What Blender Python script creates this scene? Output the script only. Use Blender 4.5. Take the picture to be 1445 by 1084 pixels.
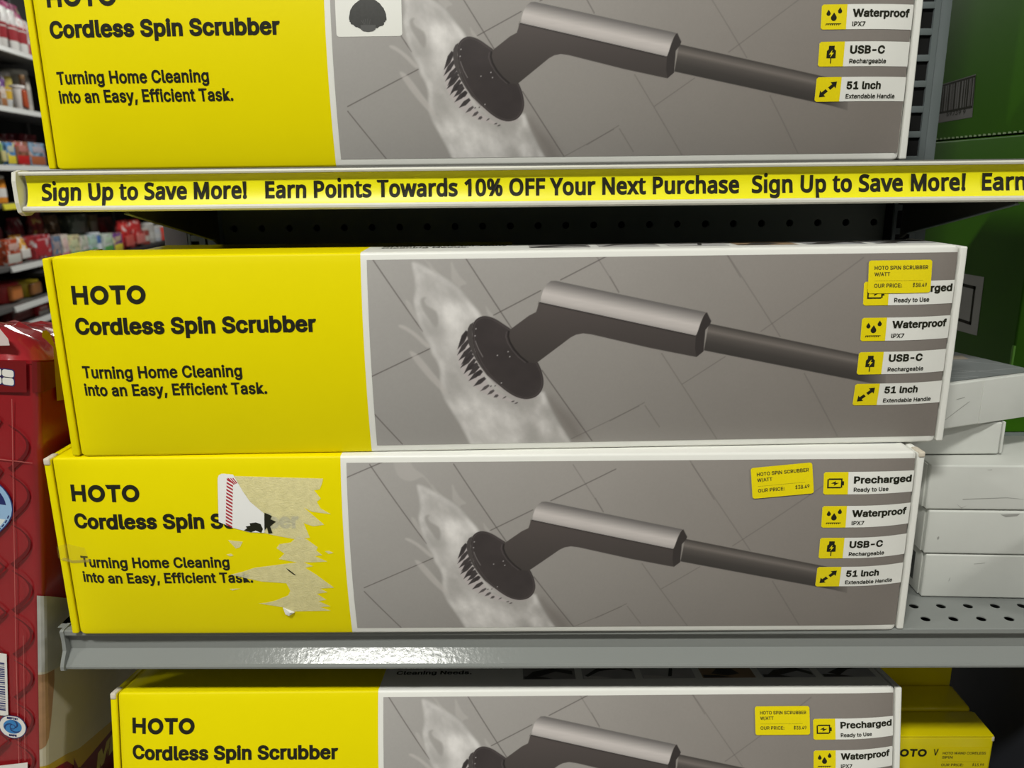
import bpy, bmesh, math, os, json
import numpy as np
from mathutils import Vector, Matrix

for o in list(bpy.data.objects):
    bpy.data.objects.remove(o)
SC = bpy.context.scene
COL = SC.collection

# ------------------------------------------------------------------ camera, light, exposure
CAM_Z = 1.25
FPX = 1126.6                                   # focal length in pixels of a 1445 wide frame
PITCH, YAW, ROLL = math.radians(14.525), math.radians(-0.94), math.radians(-0.6575)
cp, sp = math.cos(PITCH), math.sin(PITCH)
fwd = Vector((math.sin(YAW) * cp, math.cos(YAW) * cp, -sp))
rgt = Vector((math.cos(YAW), -math.sin(YAW), 0))
up = rgt.cross(fwd)
r2 = rgt * math.cos(ROLL) + up * math.sin(ROLL)
u2 = -rgt * math.sin(ROLL) + up * math.cos(ROLL)
cam_d = bpy.data.cameras.new('camera')
cam = bpy.data.objects.new('camera', cam_d)
COL.objects.link(cam)
cam_d.sensor_fit = 'HORIZONTAL'
cam_d.sensor_width = 36.0
cam_d.lens = FPX / 1445 * 36.0
cam_d.clip_start = 0.02
cam_d.dof.use_dof = True
cam_d.dof.focus_distance = 0.56
cam_d.dof.aperture_fstop = 12.0
M = Matrix((r2, u2, -fwd)).transposed().to_4x4()
M.translation = Vector((0, 0, CAM_Z))
cam.matrix_world = M
SC.camera = cam

SC.view_settings.view_transform = 'Standard'
SC.view_settings.look = 'None'
SC.view_settings.gamma = 1.0
SC.view_settings.use_curve_mapping = False
SC.view_settings.exposure = -0.26

world = bpy.data.worlds.new('world')
SC.world = world
world.use_nodes = True
world.node_tree.nodes['Background'].inputs[0].default_value = (0.97, 1.0, 0.95, 1)
world.node_tree.nodes['Background'].inputs[1].default_value = 0.07

def lamp(x, y, sx, sy, power, z=2.9, col=(1.0, 0.995, 0.93)):
    d = bpy.data.lights.new('ceiling_lamp', 'AREA')
    d.shape = 'RECTANGLE'; d.size = sx; d.size_y = sy; d.energy = power; d.color = col
    o = bpy.data.objects.new('ceiling_lamp', d)
    o.location = (x, y, z)
    COL.objects.link(o)
# rows of ceiling lamps over the aisle in front of the shelf and over the side aisle
for x in (-3.2, -0.54, 2.6):
    lamp(x, -0.85, 0.48, 0.20, 64)
for x in (-1.9, 0.6, 3.0):
    lamp(x, -3.0, 0.95, 0.22, 9)
lamp(-1.55, 4.4, 0.3, 1.2, 44)
lamp(-1.9, 6.6, 0.3, 1.2, 44)

# ------------------------------------------------------------------ helpers
def lin(c):
    return tuple(((v / 255) / 12.92 if v / 255 <= 0.04045 else ((v / 255 + 0.055) / 1.055) ** 2.4) for v in c)

MATS = {}
def mat(name, col, rough=0.5, spec=0.5, metal=0.0, noise=0.0, nscale=40.0, bump=0.0, bscale=300.0, alpha=1.0, trans=0.0, coat=0.0):
    if name in MATS:
        return MATS[name]
    m = bpy.data.materials.new(name)
    m.use_nodes = True
    nt = m.node_tree
    b = nt.nodes['Principled BSDF']
    b.inputs['Base Color'].default_value = (*col[:3], 1)
    b.inputs['Roughness'].default_value = rough
    b.inputs['Specular IOR Level'].default_value = spec
    b.inputs['Metallic'].default_value = metal
    b.inputs['Alpha'].default_value = alpha
    b.inputs['Transmission Weight'].default_value = trans
    b.inputs['Coat Weight'].default_value = coat
    if noise or bump:
        tc = nt.nodes.new('ShaderNodeTexCoord')
    if noise:
        n = nt.nodes.new('ShaderNodeTexNoise'); n.inputs['Scale'].default_value = nscale; n.inputs['Detail'].default_value = 5
        r = nt.nodes.new('ShaderNodeMapRange')
        r.inputs['To Min'].default_value = 1 - noise; r.inputs['To Max'].default_value = 1 + noise
        x = nt.nodes.new('ShaderNodeVectorMath'); x.operation = 'SCALE'; x.inputs[0].default_value = col[:3]
        nt.links.new(tc.outputs['Object'], n.inputs['Vector']); nt.links.new(n.outputs['Fac'], r.inputs['Value'])
        nt.links.new(r.outputs['Result'], x.inputs['Scale']); nt.links.new(x.outputs['Vector'], b.inputs['Base Color'])
    if bump:
        n2 = nt.nodes.new('ShaderNodeTexNoise'); n2.inputs['Scale'].default_value = bscale; n2.inputs['Detail'].default_value = 3
        bp = nt.nodes.new('ShaderNodeBump'); bp.inputs['Strength'].default_value = bump; bp.inputs['Distance'].default_value = 0.001
        nt.links.new(tc.outputs['Object'], n2.inputs['Vector']); nt.links.new(n2.outputs['Fac'], bp.inputs['Height'])
        nt.links.new(bp.outputs['Normal'], b.inputs['Normal'])
    MATS[name] = m
    return m

def attr_mat(name, rough=0.45, spec=0.4):
    m = bpy.data.materials.new(name); m.use_nodes = True
    nt = m.node_tree
    a = nt.nodes.new('ShaderNodeAttribute'); a.attribute_name = 'ink'
    b = nt.nodes['Principled BSDF']
    nt.links.new(a.outputs['Color'], b.inputs['Base Color'])
    b.inputs['Roughness'].default_value = rough
    b.inputs['Specular IOR Level'].default_value = spec
    MATS[name] = m
    return m

def link_mesh(name, me, parent=None, loc=None, rot=None):
    o = bpy.data.objects.new(name, me)
    COL.objects.link(o)
    if parent: o.parent = parent
    if loc: o.location = loc
    if rot: o.rotation_euler = rot
    return o

def tag(o, label, cat, group=None, kind=None):
    if label: o['label'] = label
    if cat: o['category'] = cat
    if group: o['group'] = group
    if kind: o['kind'] = kind
    return o

def thing(name, label, cat, loc=(0, 0, 0), rot=(0, 0, 0), group=None):
    o = bpy.data.objects.new(name, None)
    o.empty_display_size = 0.02
    COL.objects.link(o)
    o.location = loc; o.rotation_euler = rot
    return tag(o, label, cat, group)

class MB:
    """collects geometry with a material per face and links it as ONE mesh object"""
    def __init__(s):
        s.v = []; s.f = []; s.m = []; s.mats = []; s.smooth = []
    def mi(s, m):
        if m not in s.mats: s.mats.append(m)
        return s.mats.index(m)
    def add(s, verts, faces, m, smooth=False):
        k = len(s.v); s.v += [tuple(v) for v in verts]
        i = s.mi(m)
        for f in faces:
            s.f.append(tuple(a + k for a in f)); s.m.append(i); s.smooth.append(smooth)
    def box(s, lo, hi, m, bevel=0.0, seg=2, rotz=0.0, smooth=True):
        bm = bmesh.new()
        bmesh.ops.create_cube(bm, size=1)
        c = [(lo[i] + hi[i]) / 2 for i in range(3)]; d = [hi[i] - lo[i] for i in range(3)]
        bmesh.ops.scale(bm, vec=d, verts=bm.verts)
        if bevel: bmesh.ops.bevel(bm, geom=bm.edges[:], offset=bevel, segments=seg, affect='EDGES', profile=0.6)
        bmesh.ops.translate(bm, vec=c, verts=bm.verts)
        bm.verts.index_update()
        s.add([v.co[:] for v in bm.verts], [[v.index for v in f.verts] for f in bm.faces], m, smooth and bevel > 0)
        bm.free()
    def prism(s, prof, x0, x1, m, axis=0, smooth=False, caps=True):
        """extrude a 2D profile (list of (a,b)) along an axis"""
        n = len(prof)
        def P(x, p):
            return (x, p[0], p[1]) if axis == 0 else ((p[0], x, p[1]) if axis == 1 else (p[0], p[1], x))
        vs = [P(x0, p) for p in prof] + [P(x1, p) for p in prof]
        fs = [(i, (i + 1) % n, n + (i + 1) % n, n + i) for i in range(n)]
        s.add(vs, fs, m, smooth)
        if caps:
            s.add(vs[:n], [tuple(range(n))[::-1]], m); s.add(vs[n:], [tuple(range(n))], m)
    def lathe(s, prof, m, seg=28, c=(0, 0, 0), cap=True):
        """revolve (r,z) pairs about z"""
        vs = []; fs = []
        for r, z in prof:
            for k in range(seg):
                a = 2 * math.pi * k / seg
                vs.append((c[0] + r * math.cos(a), c[1] + r * math.sin(a), c[2] + z))
        for i in range(len(prof) - 1):
            for k in range(seg):
                k2 = (k + 1) % seg
                fs.append((i * seg + k, i * seg + k2, (i + 1) * seg + k2, (i + 1) * seg + k))
        if cap:
            fs.append(tuple(range(seg))[::-1]); fs.append(tuple((len(prof) - 1) * seg + k for k in range(seg)))
        s.add(vs, fs, m, True)
    def mesh(s, name):
        me = bpy.data.meshes.new(name)
        me.from_pydata(s.v, [], s.f)
        for m in s.mats: me.materials.append(m)
        me.polygons.foreach_set('material_index', s.m)
        me.polygons.foreach_set('use_smooth', s.smooth)
        me.update()
        return me
    def build(s, name, parent=None, loc=None, rot=None, fix=True):
        me = s.mesh(name)
        if fix:
            bm = bmesh.new(); bm.from_mesh(me)
            bmesh.ops.recalc_face_normals(bm, faces=bm.faces[:])
            bm.to_mesh(me); bm.free()
        if any(s.smooth):
            try: me.set_sharp_from_angle(angle=math.radians(40))
            except Exception: pass
        return link_mesh(name, me, parent, loc, rot)

# ------------------------------------------------------------------ lettering
_fonts = {}
def font(which):
    if which in _fonts: return _fonts[which]
    f = None
    try:
        d = bpy.utils.system_resource('DATAFILES', path='fonts')
        f = bpy.data.fonts.load(os.path.join(d, {'grotesk': 'Inter.woff2', 'humanist': 'NotoSansHebrew-Regular.woff2'}[which]))
    except Exception:
        f = None
    _fonts[which] = f
    return f

_outl = {}
def outline(body, which, space=1.0):
    """filled triangles and outward strips of a line of text, in em units"""
    if which == 'grotesk': body = body.replace('I', 'l')      # plain upright stroke, no serifs
    key = (body, which, space)
    if key in _outl: return _outl[key]
    c = bpy.data.curves.new('line', 'FONT')
    c.body = body; c.size = 1; c.resolution_u = 4; c.space_character = space
    if font(which): c.font = font(which)
    o = bpy.data.objects.new('line', c)
    COL.objects.link(o)
    bpy.context.view_layer.update()
    dg = bpy.context.evaluated_depsgraph_get()
    me = bpy.data.meshes.new_from_object(o.evaluated_get(dg))
    key2 = {}; vs = []; mp = []
    for v in me.vertices:
        k = (round(v.co.x, 4), round(v.co.y, 4))
        if k not in key2:
            key2[k] = len(vs); vs.append(k)
        mp.append(key2[k])
    fs = []
    for p in me.polygons:
        f = [mp[i] for i in p.vertices]
        g = [a for i, a in enumerate(f) if a != f[i - 1]]
        if len(g) > 2: fs.append(g)
    bpy.data.objects.remove(o); bpy.data.curves.remove(c); bpy.data.meshes.remove(me)
    cnt = {}
    for f in fs:
        for i in range(len(f)):
            e = (f[i - 1], f[i]); k = tuple(sorted(e)); cnt.setdefault(k, []).append(f)
    nrm = {}; edges = []
    for (a, b), l in cnt.items():
        if len(l) != 1: continue
        A, B = vs[a], vs[b]
        dx, dy = B[0] - A[0], B[1] - A[1]; L = math.hypot(dx, dy)
        if L < 1e-6: continue
        nx, ny = dy / L, -dx / L
        cx = sum(vs[i][0] for i in l[0]) / len(l[0]); cy = sum(vs[i][1] for i in l[0]) / len(l[0])
        if (cx - A[0]) * nx + (cy - A[1]) * ny > 0: nx, ny = -nx, -ny
        edges.append((a, b)); nrm.setdefault(a, []).append((nx, ny)); nrm.setdefault(b, []).append((nx, ny))
    # dots of i, j and ! move clear of their stems so that heavy letters keep the gap
    comp = list(range(len(vs)))
    def root_of(a):
        while comp[a] != a: a = comp[a]
        return a
    for f in fs:
        for i in range(1, len(f)): comp[root_of(f[i])] = root_of(f[0])
    isl = {}
    for i in range(len(vs)): isl.setdefault(root_of(i), []).append(i)
    for l in isl.values():
        ys = [vs[i][1] for i in l]; wd = max(vs[i][0] for i in l) - min(vs[i][0] for i in l)
        if max(ys) - min(ys) < .2 and min(ys) > .5 and wd < .2:
            for i in l: vs[i] = (vs[i][0], vs[i][1] + .075)
        elif wd < .2 and .1 < min(ys) < .35 and max(ys) > .6:
            for i in l:
                if vs[i][1] < .4: vs[i] = (vs[i][0], vs[i][1] + .075)
    off = {}
    for k, l in nrm.items():
        if len(l) == 2:
            d = l[0][0] * l[1][0] + l[0][1] * l[1][1]
            s = 1 / max(1 + d, 0.45)
            off[k] = ((l[0][0] + l[1][0]) * s, (l[0][1] + l[1][1]) * s)
        else:
            x = sum(a for a, b in l); y = sum(b for a, b in l); q = math.hypot(x, y) or 1
            off[k] = (x / q, y / q)
    _outl[key] = (vs, fs, edges, off)
    return _outl[key]

_cap = {}
def cap_h(which):
    if which not in _cap:
        vs = outline('H', which)[0]
        _cap[which] = max(y for x, y in vs)
    return _cap[which]

class Sheet(MB):
    """flat printing laid on a surface: poly and text in surface millimetres, mapped by fn(u, v, offset)"""
    def __init__(s, fn):
        super().__init__(); s.fn = fn
    def poly(s, pts, m, off=0.15):
        us = [p[0] for p in pts]; vv = [p[1] for p in pts]
        step = getattr(s.fn, 'step', None)
        if not step or (max(vv) - min(vv) < step and max(us) - min(us) < 3 * step):
            s.add([s.fn(u, v, off) for u, v in pts], [tuple(range(len(pts)))], m); return
        bm = bmesh.new()
        bm.faces.new([bm.verts.new((u, v, 0)) for u, v in pts])
        bmesh.ops.triangulate(bm, faces=bm.faces[:])
        for ax, lo, hi, st in ((1, min(vv), max(vv), step), (0, min(us), max(us), step)):
            k = math.floor(lo / st) + 1
            while k * st < hi:
                no = (0, 1, 0) if ax else (1, 0, 0); co = (0, k * st, 0) if ax else (k * st, 0, 0)
                bmesh.ops.bisect_plane(bm, geom=bm.verts[:] + bm.edges[:] + bm.faces[:], plane_co=co, plane_no=no)
                k += 1
        bm.verts.index_update()
        s.add([s.fn(v.co.x, v.co.y, off) for v in bm.verts], [tuple(v.index for v in f.verts) for f in bm.faces], m)
        bm.free()
    def rect(s, u0, v0, u1, v1, m, off=0.15, r=0.0, rot=0.0, pivot=None):
        if r:
            pts = []
            for cx, cy, a0 in ((u1 - r, v1 - r, 0), (u0 + r, v1 - r, 90), (u0 + r, v0 + r, 180), (u1 - r, v0 + r, 270)):
                for k in range(6):
                    a = math.radians(a0 + 18 * k); pts.append((cx + r * math.cos(a), cy + r * math.sin(a)))
        else:
            pts = [(u0, v0), (u1, v0), (u1, v1), (u0, v1)]
        if rot:
            c, t = math.cos(rot), math.sin(rot); p = pivot
            pts = [(p[0] + (x - p[0]) * c - (y - p[1]) * t, p[1] + (x - p[0]) * t + (y - p[1]) * c) for x, y in pts]
        s.poly(pts, m, off)
    def line(s, a, b, w, m, off=0.15):
        dx, dy = b[0] - a[0], b[1] - a[1]; L = math.hypot(dx, dy); nx, ny = -dy / L * w / 2, dx / L * w / 2
        s.poly([(a[0] + nx, a[1] + ny), (b[0] + nx, b[1] + ny), (b[0] - nx, b[1] - ny), (a[0] - nx, a[1] - ny)], m, off)
    def disc(s, c, r, m, off=0.15, n=28, ry=None):
        s.poly([(c[0] + r * math.cos(2 * math.pi * k / n), c[1] + (ry or r) * math.sin(2 * math.pi * k / n)) for k in range(n)], m, off)
    def ring(s, c, ro, ri, m, off=0.15, n=40):
        vs = [];
        for k in range(n):
            a = 2 * math.pi * k / n
            vs += [s.fn(c[0] + ro * math.cos(a), c[1] + ro * math.sin(a), off), s.fn(c[0] + ri * math.cos(a), c[1] + ri * math.sin(a), off)]
        s.add(vs, [(2 * k, 2 * ((k + 1) % n), 2 * ((k + 1) % n) + 1, 2 * k + 1) for k in range(n)], m)
    def text(s, body, u0, u1, base, cap, m, which='grotesk', w=0.03, off=0.2, space=1.03, rot=0.0, pivot=None, slant=0.0):
        vs, fs, ed, of = outline(body, which, space)
        xs = [x for x, y in vs]
        xmin, xmax = min(xs) - w, max(xs) + w
        sx = (u1 - u0) / (xmax - xmin)
        sy = cap / (cap_h(which) + 2 * w)
        def T(x, y):
            U = u0 + (x - xmin) * sx; V = base + (y + w) * sy
            U += slant * (V - base)
            if rot:
                c, t = math.cos(rot), math.sin(rot); du, dv = U - pivot[0], V - pivot[1]
                U, V = pivot[0] + du * c - dv * t, pivot[1] + du * t + dv * c
            return s.fn(U, V, off)
        k = [T(*p) for p in vs]
        s.add(k, fs, m)
        if w:
            idx = {}; ev = []
            for a in of:
                idx[a] = len(ev); ev.append(T(vs[a][0] + of[a][0] * w, vs[a][1] + of[a][1] * w))
            n = len(vs)
            s.add(k + ev, [(a, b, n + idx[b], n + idx[a]) for a, b in ed], m)
    def build(s, name, parent=None, label=None):
        o = super().build(name, parent, fix=False)
        if label: o['label'] = label
        return o

# ------------------------------------------------------------------ materials
YEL = mat('yellow_card', (0.80, 0.685, 0.0), rough=0.45, spec=0.10, noise=0.03, nscale=9, bump=0.05, bscale=420)
WHT = mat('white_card', (0.78, 0.78, 0.735), rough=0.4, spec=0.45, noise=0.03, nscale=14, bump=0.05, bscale=420)
BARE = mat('bare_board', (0.62, 0.56, 0.46), rough=0.8, noise=0.2, nscale=300)
GAP = mat('board_gap', (0.10, 0.085, 0.03), rough=0.9)  # dark brown carton ends stand in for shade in the slit by the flaps
INK = mat('black_ink', (0.018, 0.018, 0.010), rough=0.5, spec=0.12)
INKSOFT = mat('dark_grey_ink', (0.04, 0.036, 0.02), rough=0.5, spec=.15)
STICK = mat('sticker_yellow', (0.80, 0.66, 0.0), rough=0.42, spec=0.4, noise=0.06, nscale=900)
PRINT = attr_mat('printed_photo')

# ------------------------------------------------------------------ the printed photograph on the scrubber boxes (millimetres on the box front)
ART = json.loads('''{"lines":[[[203.4,144.1],[242.6,84.8]],[[263.7,143.9],[300.7,86.1]],[[320.7,57.3],[355.2,5.8]],[[194.9,48.9],[247.0,73.2]],[[289.1,94.6],[320.1,110.1]],[[333.1,116.8],[379.7,139.5]],[[194.7,45.6],[225.2,5.8]],[[340.8,7.5],[386.2,31.1]],[[349.2,142.8],[370.9,108.7]],[[433.9,142.6],[478.0,77.8]],[[496.2,52.4],[524.6,6.5]],[[530.7,128.4],[465.1,81.5]],[[399.9,67.6],[441.2,5.7]],[[442.2,64.8],[414.8,46.4]],[[389.7,33.6],[367.1,20.6]],[[390.4,31.3],[401.0,15.5]],[[365.2,118.4],[370.9,108.0]],[[184.9,134.2],[212.3,145.6]],[[212.3,145.6],[237.5,156.6]],[[432.4,145.4],[450.3,116.9]]],"disc":[[[275.4,87.9],[276.4,90.7],[278.7,92.9],[281.5,94.1],[284.6,94.2],[288.2,93.2],[291.8,91.4],[295.9,88.5],[300.4,85.5],[303.9,81.5],[309.4,74.5],[313.9,68.8],[317.7,63.4],[319.8,58.8],[321.2,54.1],[321.9,48.8],[321.0,44.5],[319.1,41.2],[316.5,38.9],[313.3,37.7],[309.6,37.3],[305.8,38.1],[302.1,39.6],[298.0,42.3],[293.9,45.7],[289.8,49.5],[285.7,54.0],[282.1,59.0],[279.0,64.7],[276.6,70.8],[275.5,76.9],[274.9,82.4]]],"rim":[[[275.9,90.2],[273.7,88.9],[272.2,86.1],[271.7,81.5],[272.5,76.0],[274.4,71.1],[277.0,65.4],[279.9,60.7],[284.3,54.4],[290.7,48.2],[285.7,54.0],[276.6,70.8],[274.9,82.4]]],"rimline":[[[279.9,61.8],[283.4,56.1],[288.9,49.8],[294.3,44.7],[299.8,40.4],[305.4,37.8],[311.0,37.1],[316.5,38.6]]],"glint":[[[277.0,77.8],[277.9,75.0],[279.2,71.7],[281.6,67.2]]],"dots":[[277.5,85.9],[276.8,81.3],[293.6,49.1],[291.2,68.0],[299.4,67.0],[298.3,70.4]],"ring":[[[299.0,83.9],[298.5,80.7],[299.8,76.5],[302.5,71.8],[306.6,67.0],[311.1,63.2]]],"bristles":[[[265.0,72.4],[271.7,83.4]],[[266.3,76.1],[271.7,84.5]],[[264.8,68.6],[272.5,78.3]],[[265.6,64.9],[274.2,73.6]],[[266.5,59.7],[275.3,68.5]],[[267.2,62.0],[274.6,70.8]],[[268.7,55.6],[276.5,65.6]],[[269.7,57.7],[278.1,62.6]],[[271.8,50.8],[280.3,57.9]],[[271.4,54.2],[278.9,60.9]],[[274.9,47.0],[282.9,52.8]],[[276.2,53.4],[280.9,57.8]],[[279.5,43.6],[285.3,47.7]],[[284.1,41.0],[288.6,44.1]],[[288.2,39.0],[291.3,40.7]],[[294.2,38.0],[296.6,39.5]],[[299.8,35.6],[302.1,36.2]],[[302.1,34.2],[304.4,35.1]],[[289.0,46.7],[289.9,47.6]],[[286.0,46.4],[287.0,47.3]]],"body":[[[299.0,84.4],[300.4,85.5],[312.2,94.0],[316.9,96.3],[317.9,99.2],[319.0,103.7],[318.1,101.6],[319.5,102.7],[421.9,79.5],[423.2,81.7],[427.7,94.1],[429.0,94.5],[431.8,88.5],[428.2,83.5],[427.6,76.1],[427.5,68.6],[423.1,64.9],[418.9,65.7],[391.9,71.5],[353.2,81.1],[347.7,81.9],[343.1,81.1],[339.5,79.3],[318.0,63.2],[317.7,63.4],[315.7,62.4],[311.1,63.2],[306.6,67.0],[302.5,71.8],[299.8,76.5],[298.5,80.7]]],"silver":[[[319.9,102.3],[320.2,106.1],[321.7,110.6],[324.0,114.2],[326.7,116.1],[329.8,116.2],[428.1,94.6],[426.4,92.3],[424.8,87.7],[423.2,82.2],[422.4,79.7],[421.2,79.3]]],"seam":[[[319.4,102.3],[421.2,79.1]]],"cap":[[[422.1,79.3],[423.2,81.7],[425.0,87.7],[426.8,92.3],[428.7,94.5],[431.8,88.8],[431.2,86.7],[428.2,83.0],[427.5,68.6],[423.1,64.9],[421.9,70.5]]],"pole":[[430.3,87.2],[532.1,64.8],[550.2,60.9],[552.2,41.9],[540.4,45.1],[427.8,69.3]],"foam":[[[236.6,129.7],[241.0,129.0],[249.1,124.8],[255.5,120.6],[263.1,116.3],[267.7,112.1],[273.5,104.8],[279.4,98.0],[281.4,94.4],[289.3,77.6],[307.3,39.5],[321.8,44.0],[323.5,39.2],[325.8,33.4],[330.5,23.6],[339.5,7.7],[344.8,-2.4],[273.8,-1.1],[268.5,11.9],[263.2,22.8],[257.9,32.6],[253.5,41.3],[252.5,49.7],[253.4,58.4],[250.9,65.6],[247.6,69.9],[247.3,74.6],[243.3,81.5],[241.1,87.0],[238.4,96.2],[237.5,102.3],[237.5,106.5],[238.6,111.3],[238.7,117.2],[237.5,124.4]]],"hole":[[[241.8,105.8],[244.2,107.0],[245.7,106.7],[244.2,104.6],[245.8,101.5],[249.9,99.1],[252.3,97.2],[253.3,92.3],[252.2,86.8],[249.6,88.7],[245.6,94.9],[242.5,100.4]]],"foam2":[[[226.7,88.5],[227.9,89.5],[230.9,88.7],[235.6,85.9],[240.3,82.1],[243.8,78.7],[247.3,75.2],[246.0,73.4],[243.0,75.3],[237.8,80.9],[233.1,84.7],[228.4,87.2]],[[232.6,71.6],[235.8,71.8],[240.5,67.9],[247.2,58.5],[253.9,49.7],[259.2,40.9],[253.7,43.9],[246.9,51.3],[238.9,61.5]]],"foam3":[[[231.6,104.8],[233.4,105.6],[236.3,102.3],[238.4,96.2],[240.6,90.7],[238.3,91.9],[234.9,96.9]],[[262.0,128.8],[263.1,128.8],[264.5,125.2],[267.9,119.2],[273.2,115.0],[268.4,114.2],[267.7,112.4],[264.8,115.7],[262.2,117.5],[262.4,124.6]],[[247.2,129.6],[248.4,129.2],[250.9,125.1],[256.1,120.6],[253.7,120.9],[249.7,124.8]],[[219.5,150.4],[231.1,150.3],[232.3,145.8],[235.6,140.5],[240.4,137.5],[244.5,133.7],[247.8,127.6],[251.9,122.3],[249.8,123.8],[245.8,129.9],[241.7,135.2],[238.9,134.1],[234.5,131.9],[228.2,132.3],[223.3,135.8],[221.5,140.7]],[[283.7,101.7],[287.0,96.8],[290.4,93.5],[285.6,93.6]]],"core":[[[255.5,102.6],[262.7,103.7],[274.6,99.3],[281.4,94.4],[273.1,86.5],[267.9,74.3],[259.3,72.5],[254.8,83.7],[253.4,94.8]],[[319.3,42.2],[323.1,42.1],[324.4,35.3],[322.1,30.5],[318.4,33.5]],[[316.5,29.7],[324.0,25.6],[325.9,15.8],[320.2,10.0],[316.5,19.9]],[[261.6,32.5],[273.0,43.9],[290.5,35.9],[307.1,24.0],[310.7,1.8],[281.5,2.4]]],"shade":[[[324.9,40.2],[330.5,33.3],[342.8,23.4],[350.4,8.5],[343.3,5.6],[339.5,8.7],[330.5,23.6]]]}''')

def chaikin(p, n=2):
    for _ in range(n):
        q = []
        for i in range(len(p)):
            a, b = p[i], p[(i + 1) % len(p)]
            q += [(a[0] * .75 + b[0] * .25, a[1] * .75 + b[1] * .25), (a[0] * .25 + b[0] * .75, a[1] * .25 + b[1] * .75)]
        p = q
    return p

def sd_poly(X, Y, p):
    """signed distance to a polygon, negative inside"""
    d = np.full(X.shape, 1e9); inside = np.zeros(X.shape, bool)
    n = len(p)
    for i in range(n):
        ax, ay = p[i - 1]; bx, by = p[i]
        ex, ey = bx - ax, by - ay; L = ex * ex + ey * ey + 1e-12
        t = np.clip(((X - ax) * ex + (Y - ay) * ey) / L, 0, 1)
        d = np.minimum(d, (X - ax - t * ex) ** 2 + (Y - ay - t * ey) ** 2)
        c = (ay > Y) != (by > Y)
        inside ^= c & (X < ex * (Y - ay) / (ey + 1e-12) + ax)
    d = np.sqrt(d)
    return np.where(inside, -d, d)

def sd_path(X, Y, p):
    d = np.full(X.shape, 1e9)
    for i in range(1, len(p)):
        ax, ay = p[i - 1]; bx, by = p[i]
        ex, ey = bx - ax, by - ay; L = ex * ex + ey * ey + 1e-12
        t = np.clip(((X - ax) * ex + (Y - ay) * ey) / L, 0, 1)
        d = np.minimum(d, (X - ax - t * ex) ** 2 + (Y - ay - t * ey) ** 2)
    return np.sqrt(d)

def fbm(X, Y, scale, seed, octv=4):
    rng = np.random.RandomState(seed); out = np.zeros(X.shape); amp = 1; tot = 0
    for o in range(octv):
        g = rng.rand(97, 97)
        x = X / scale; y = Y / scale
        xi = np.floor(x).astype(int); yi = np.floor(y).astype(int); fx = x - xi; fy = y - yi
        fx = fx * fx * (3 - 2 * fx); fy = fy * fy * (3 - 2 * fy)
        G = lambda a, b: g[a % 97, b % 97]
        out += amp * ((G(xi, yi) * (1 - fx) + G(xi + 1, yi) * fx) * (1 - fy) + (G(xi, yi + 1) * (1 - fx) + G(xi + 1, yi + 1) * fx) * fy)
        tot += amp; amp *= .5; scale *= .5
    return out / tot

def cover(d, soft=0.35):
    return np.clip(0.5 - d / soft, 0, 1)
def sm(d, w):
    t = np.clip(0.5 - d / (2 * w), 0, 1); return t * t * (3 - 2 * t)

PIC = (208.0, 593.0, 5.0, 131.0)
NU, NV = 880, 288

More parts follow.
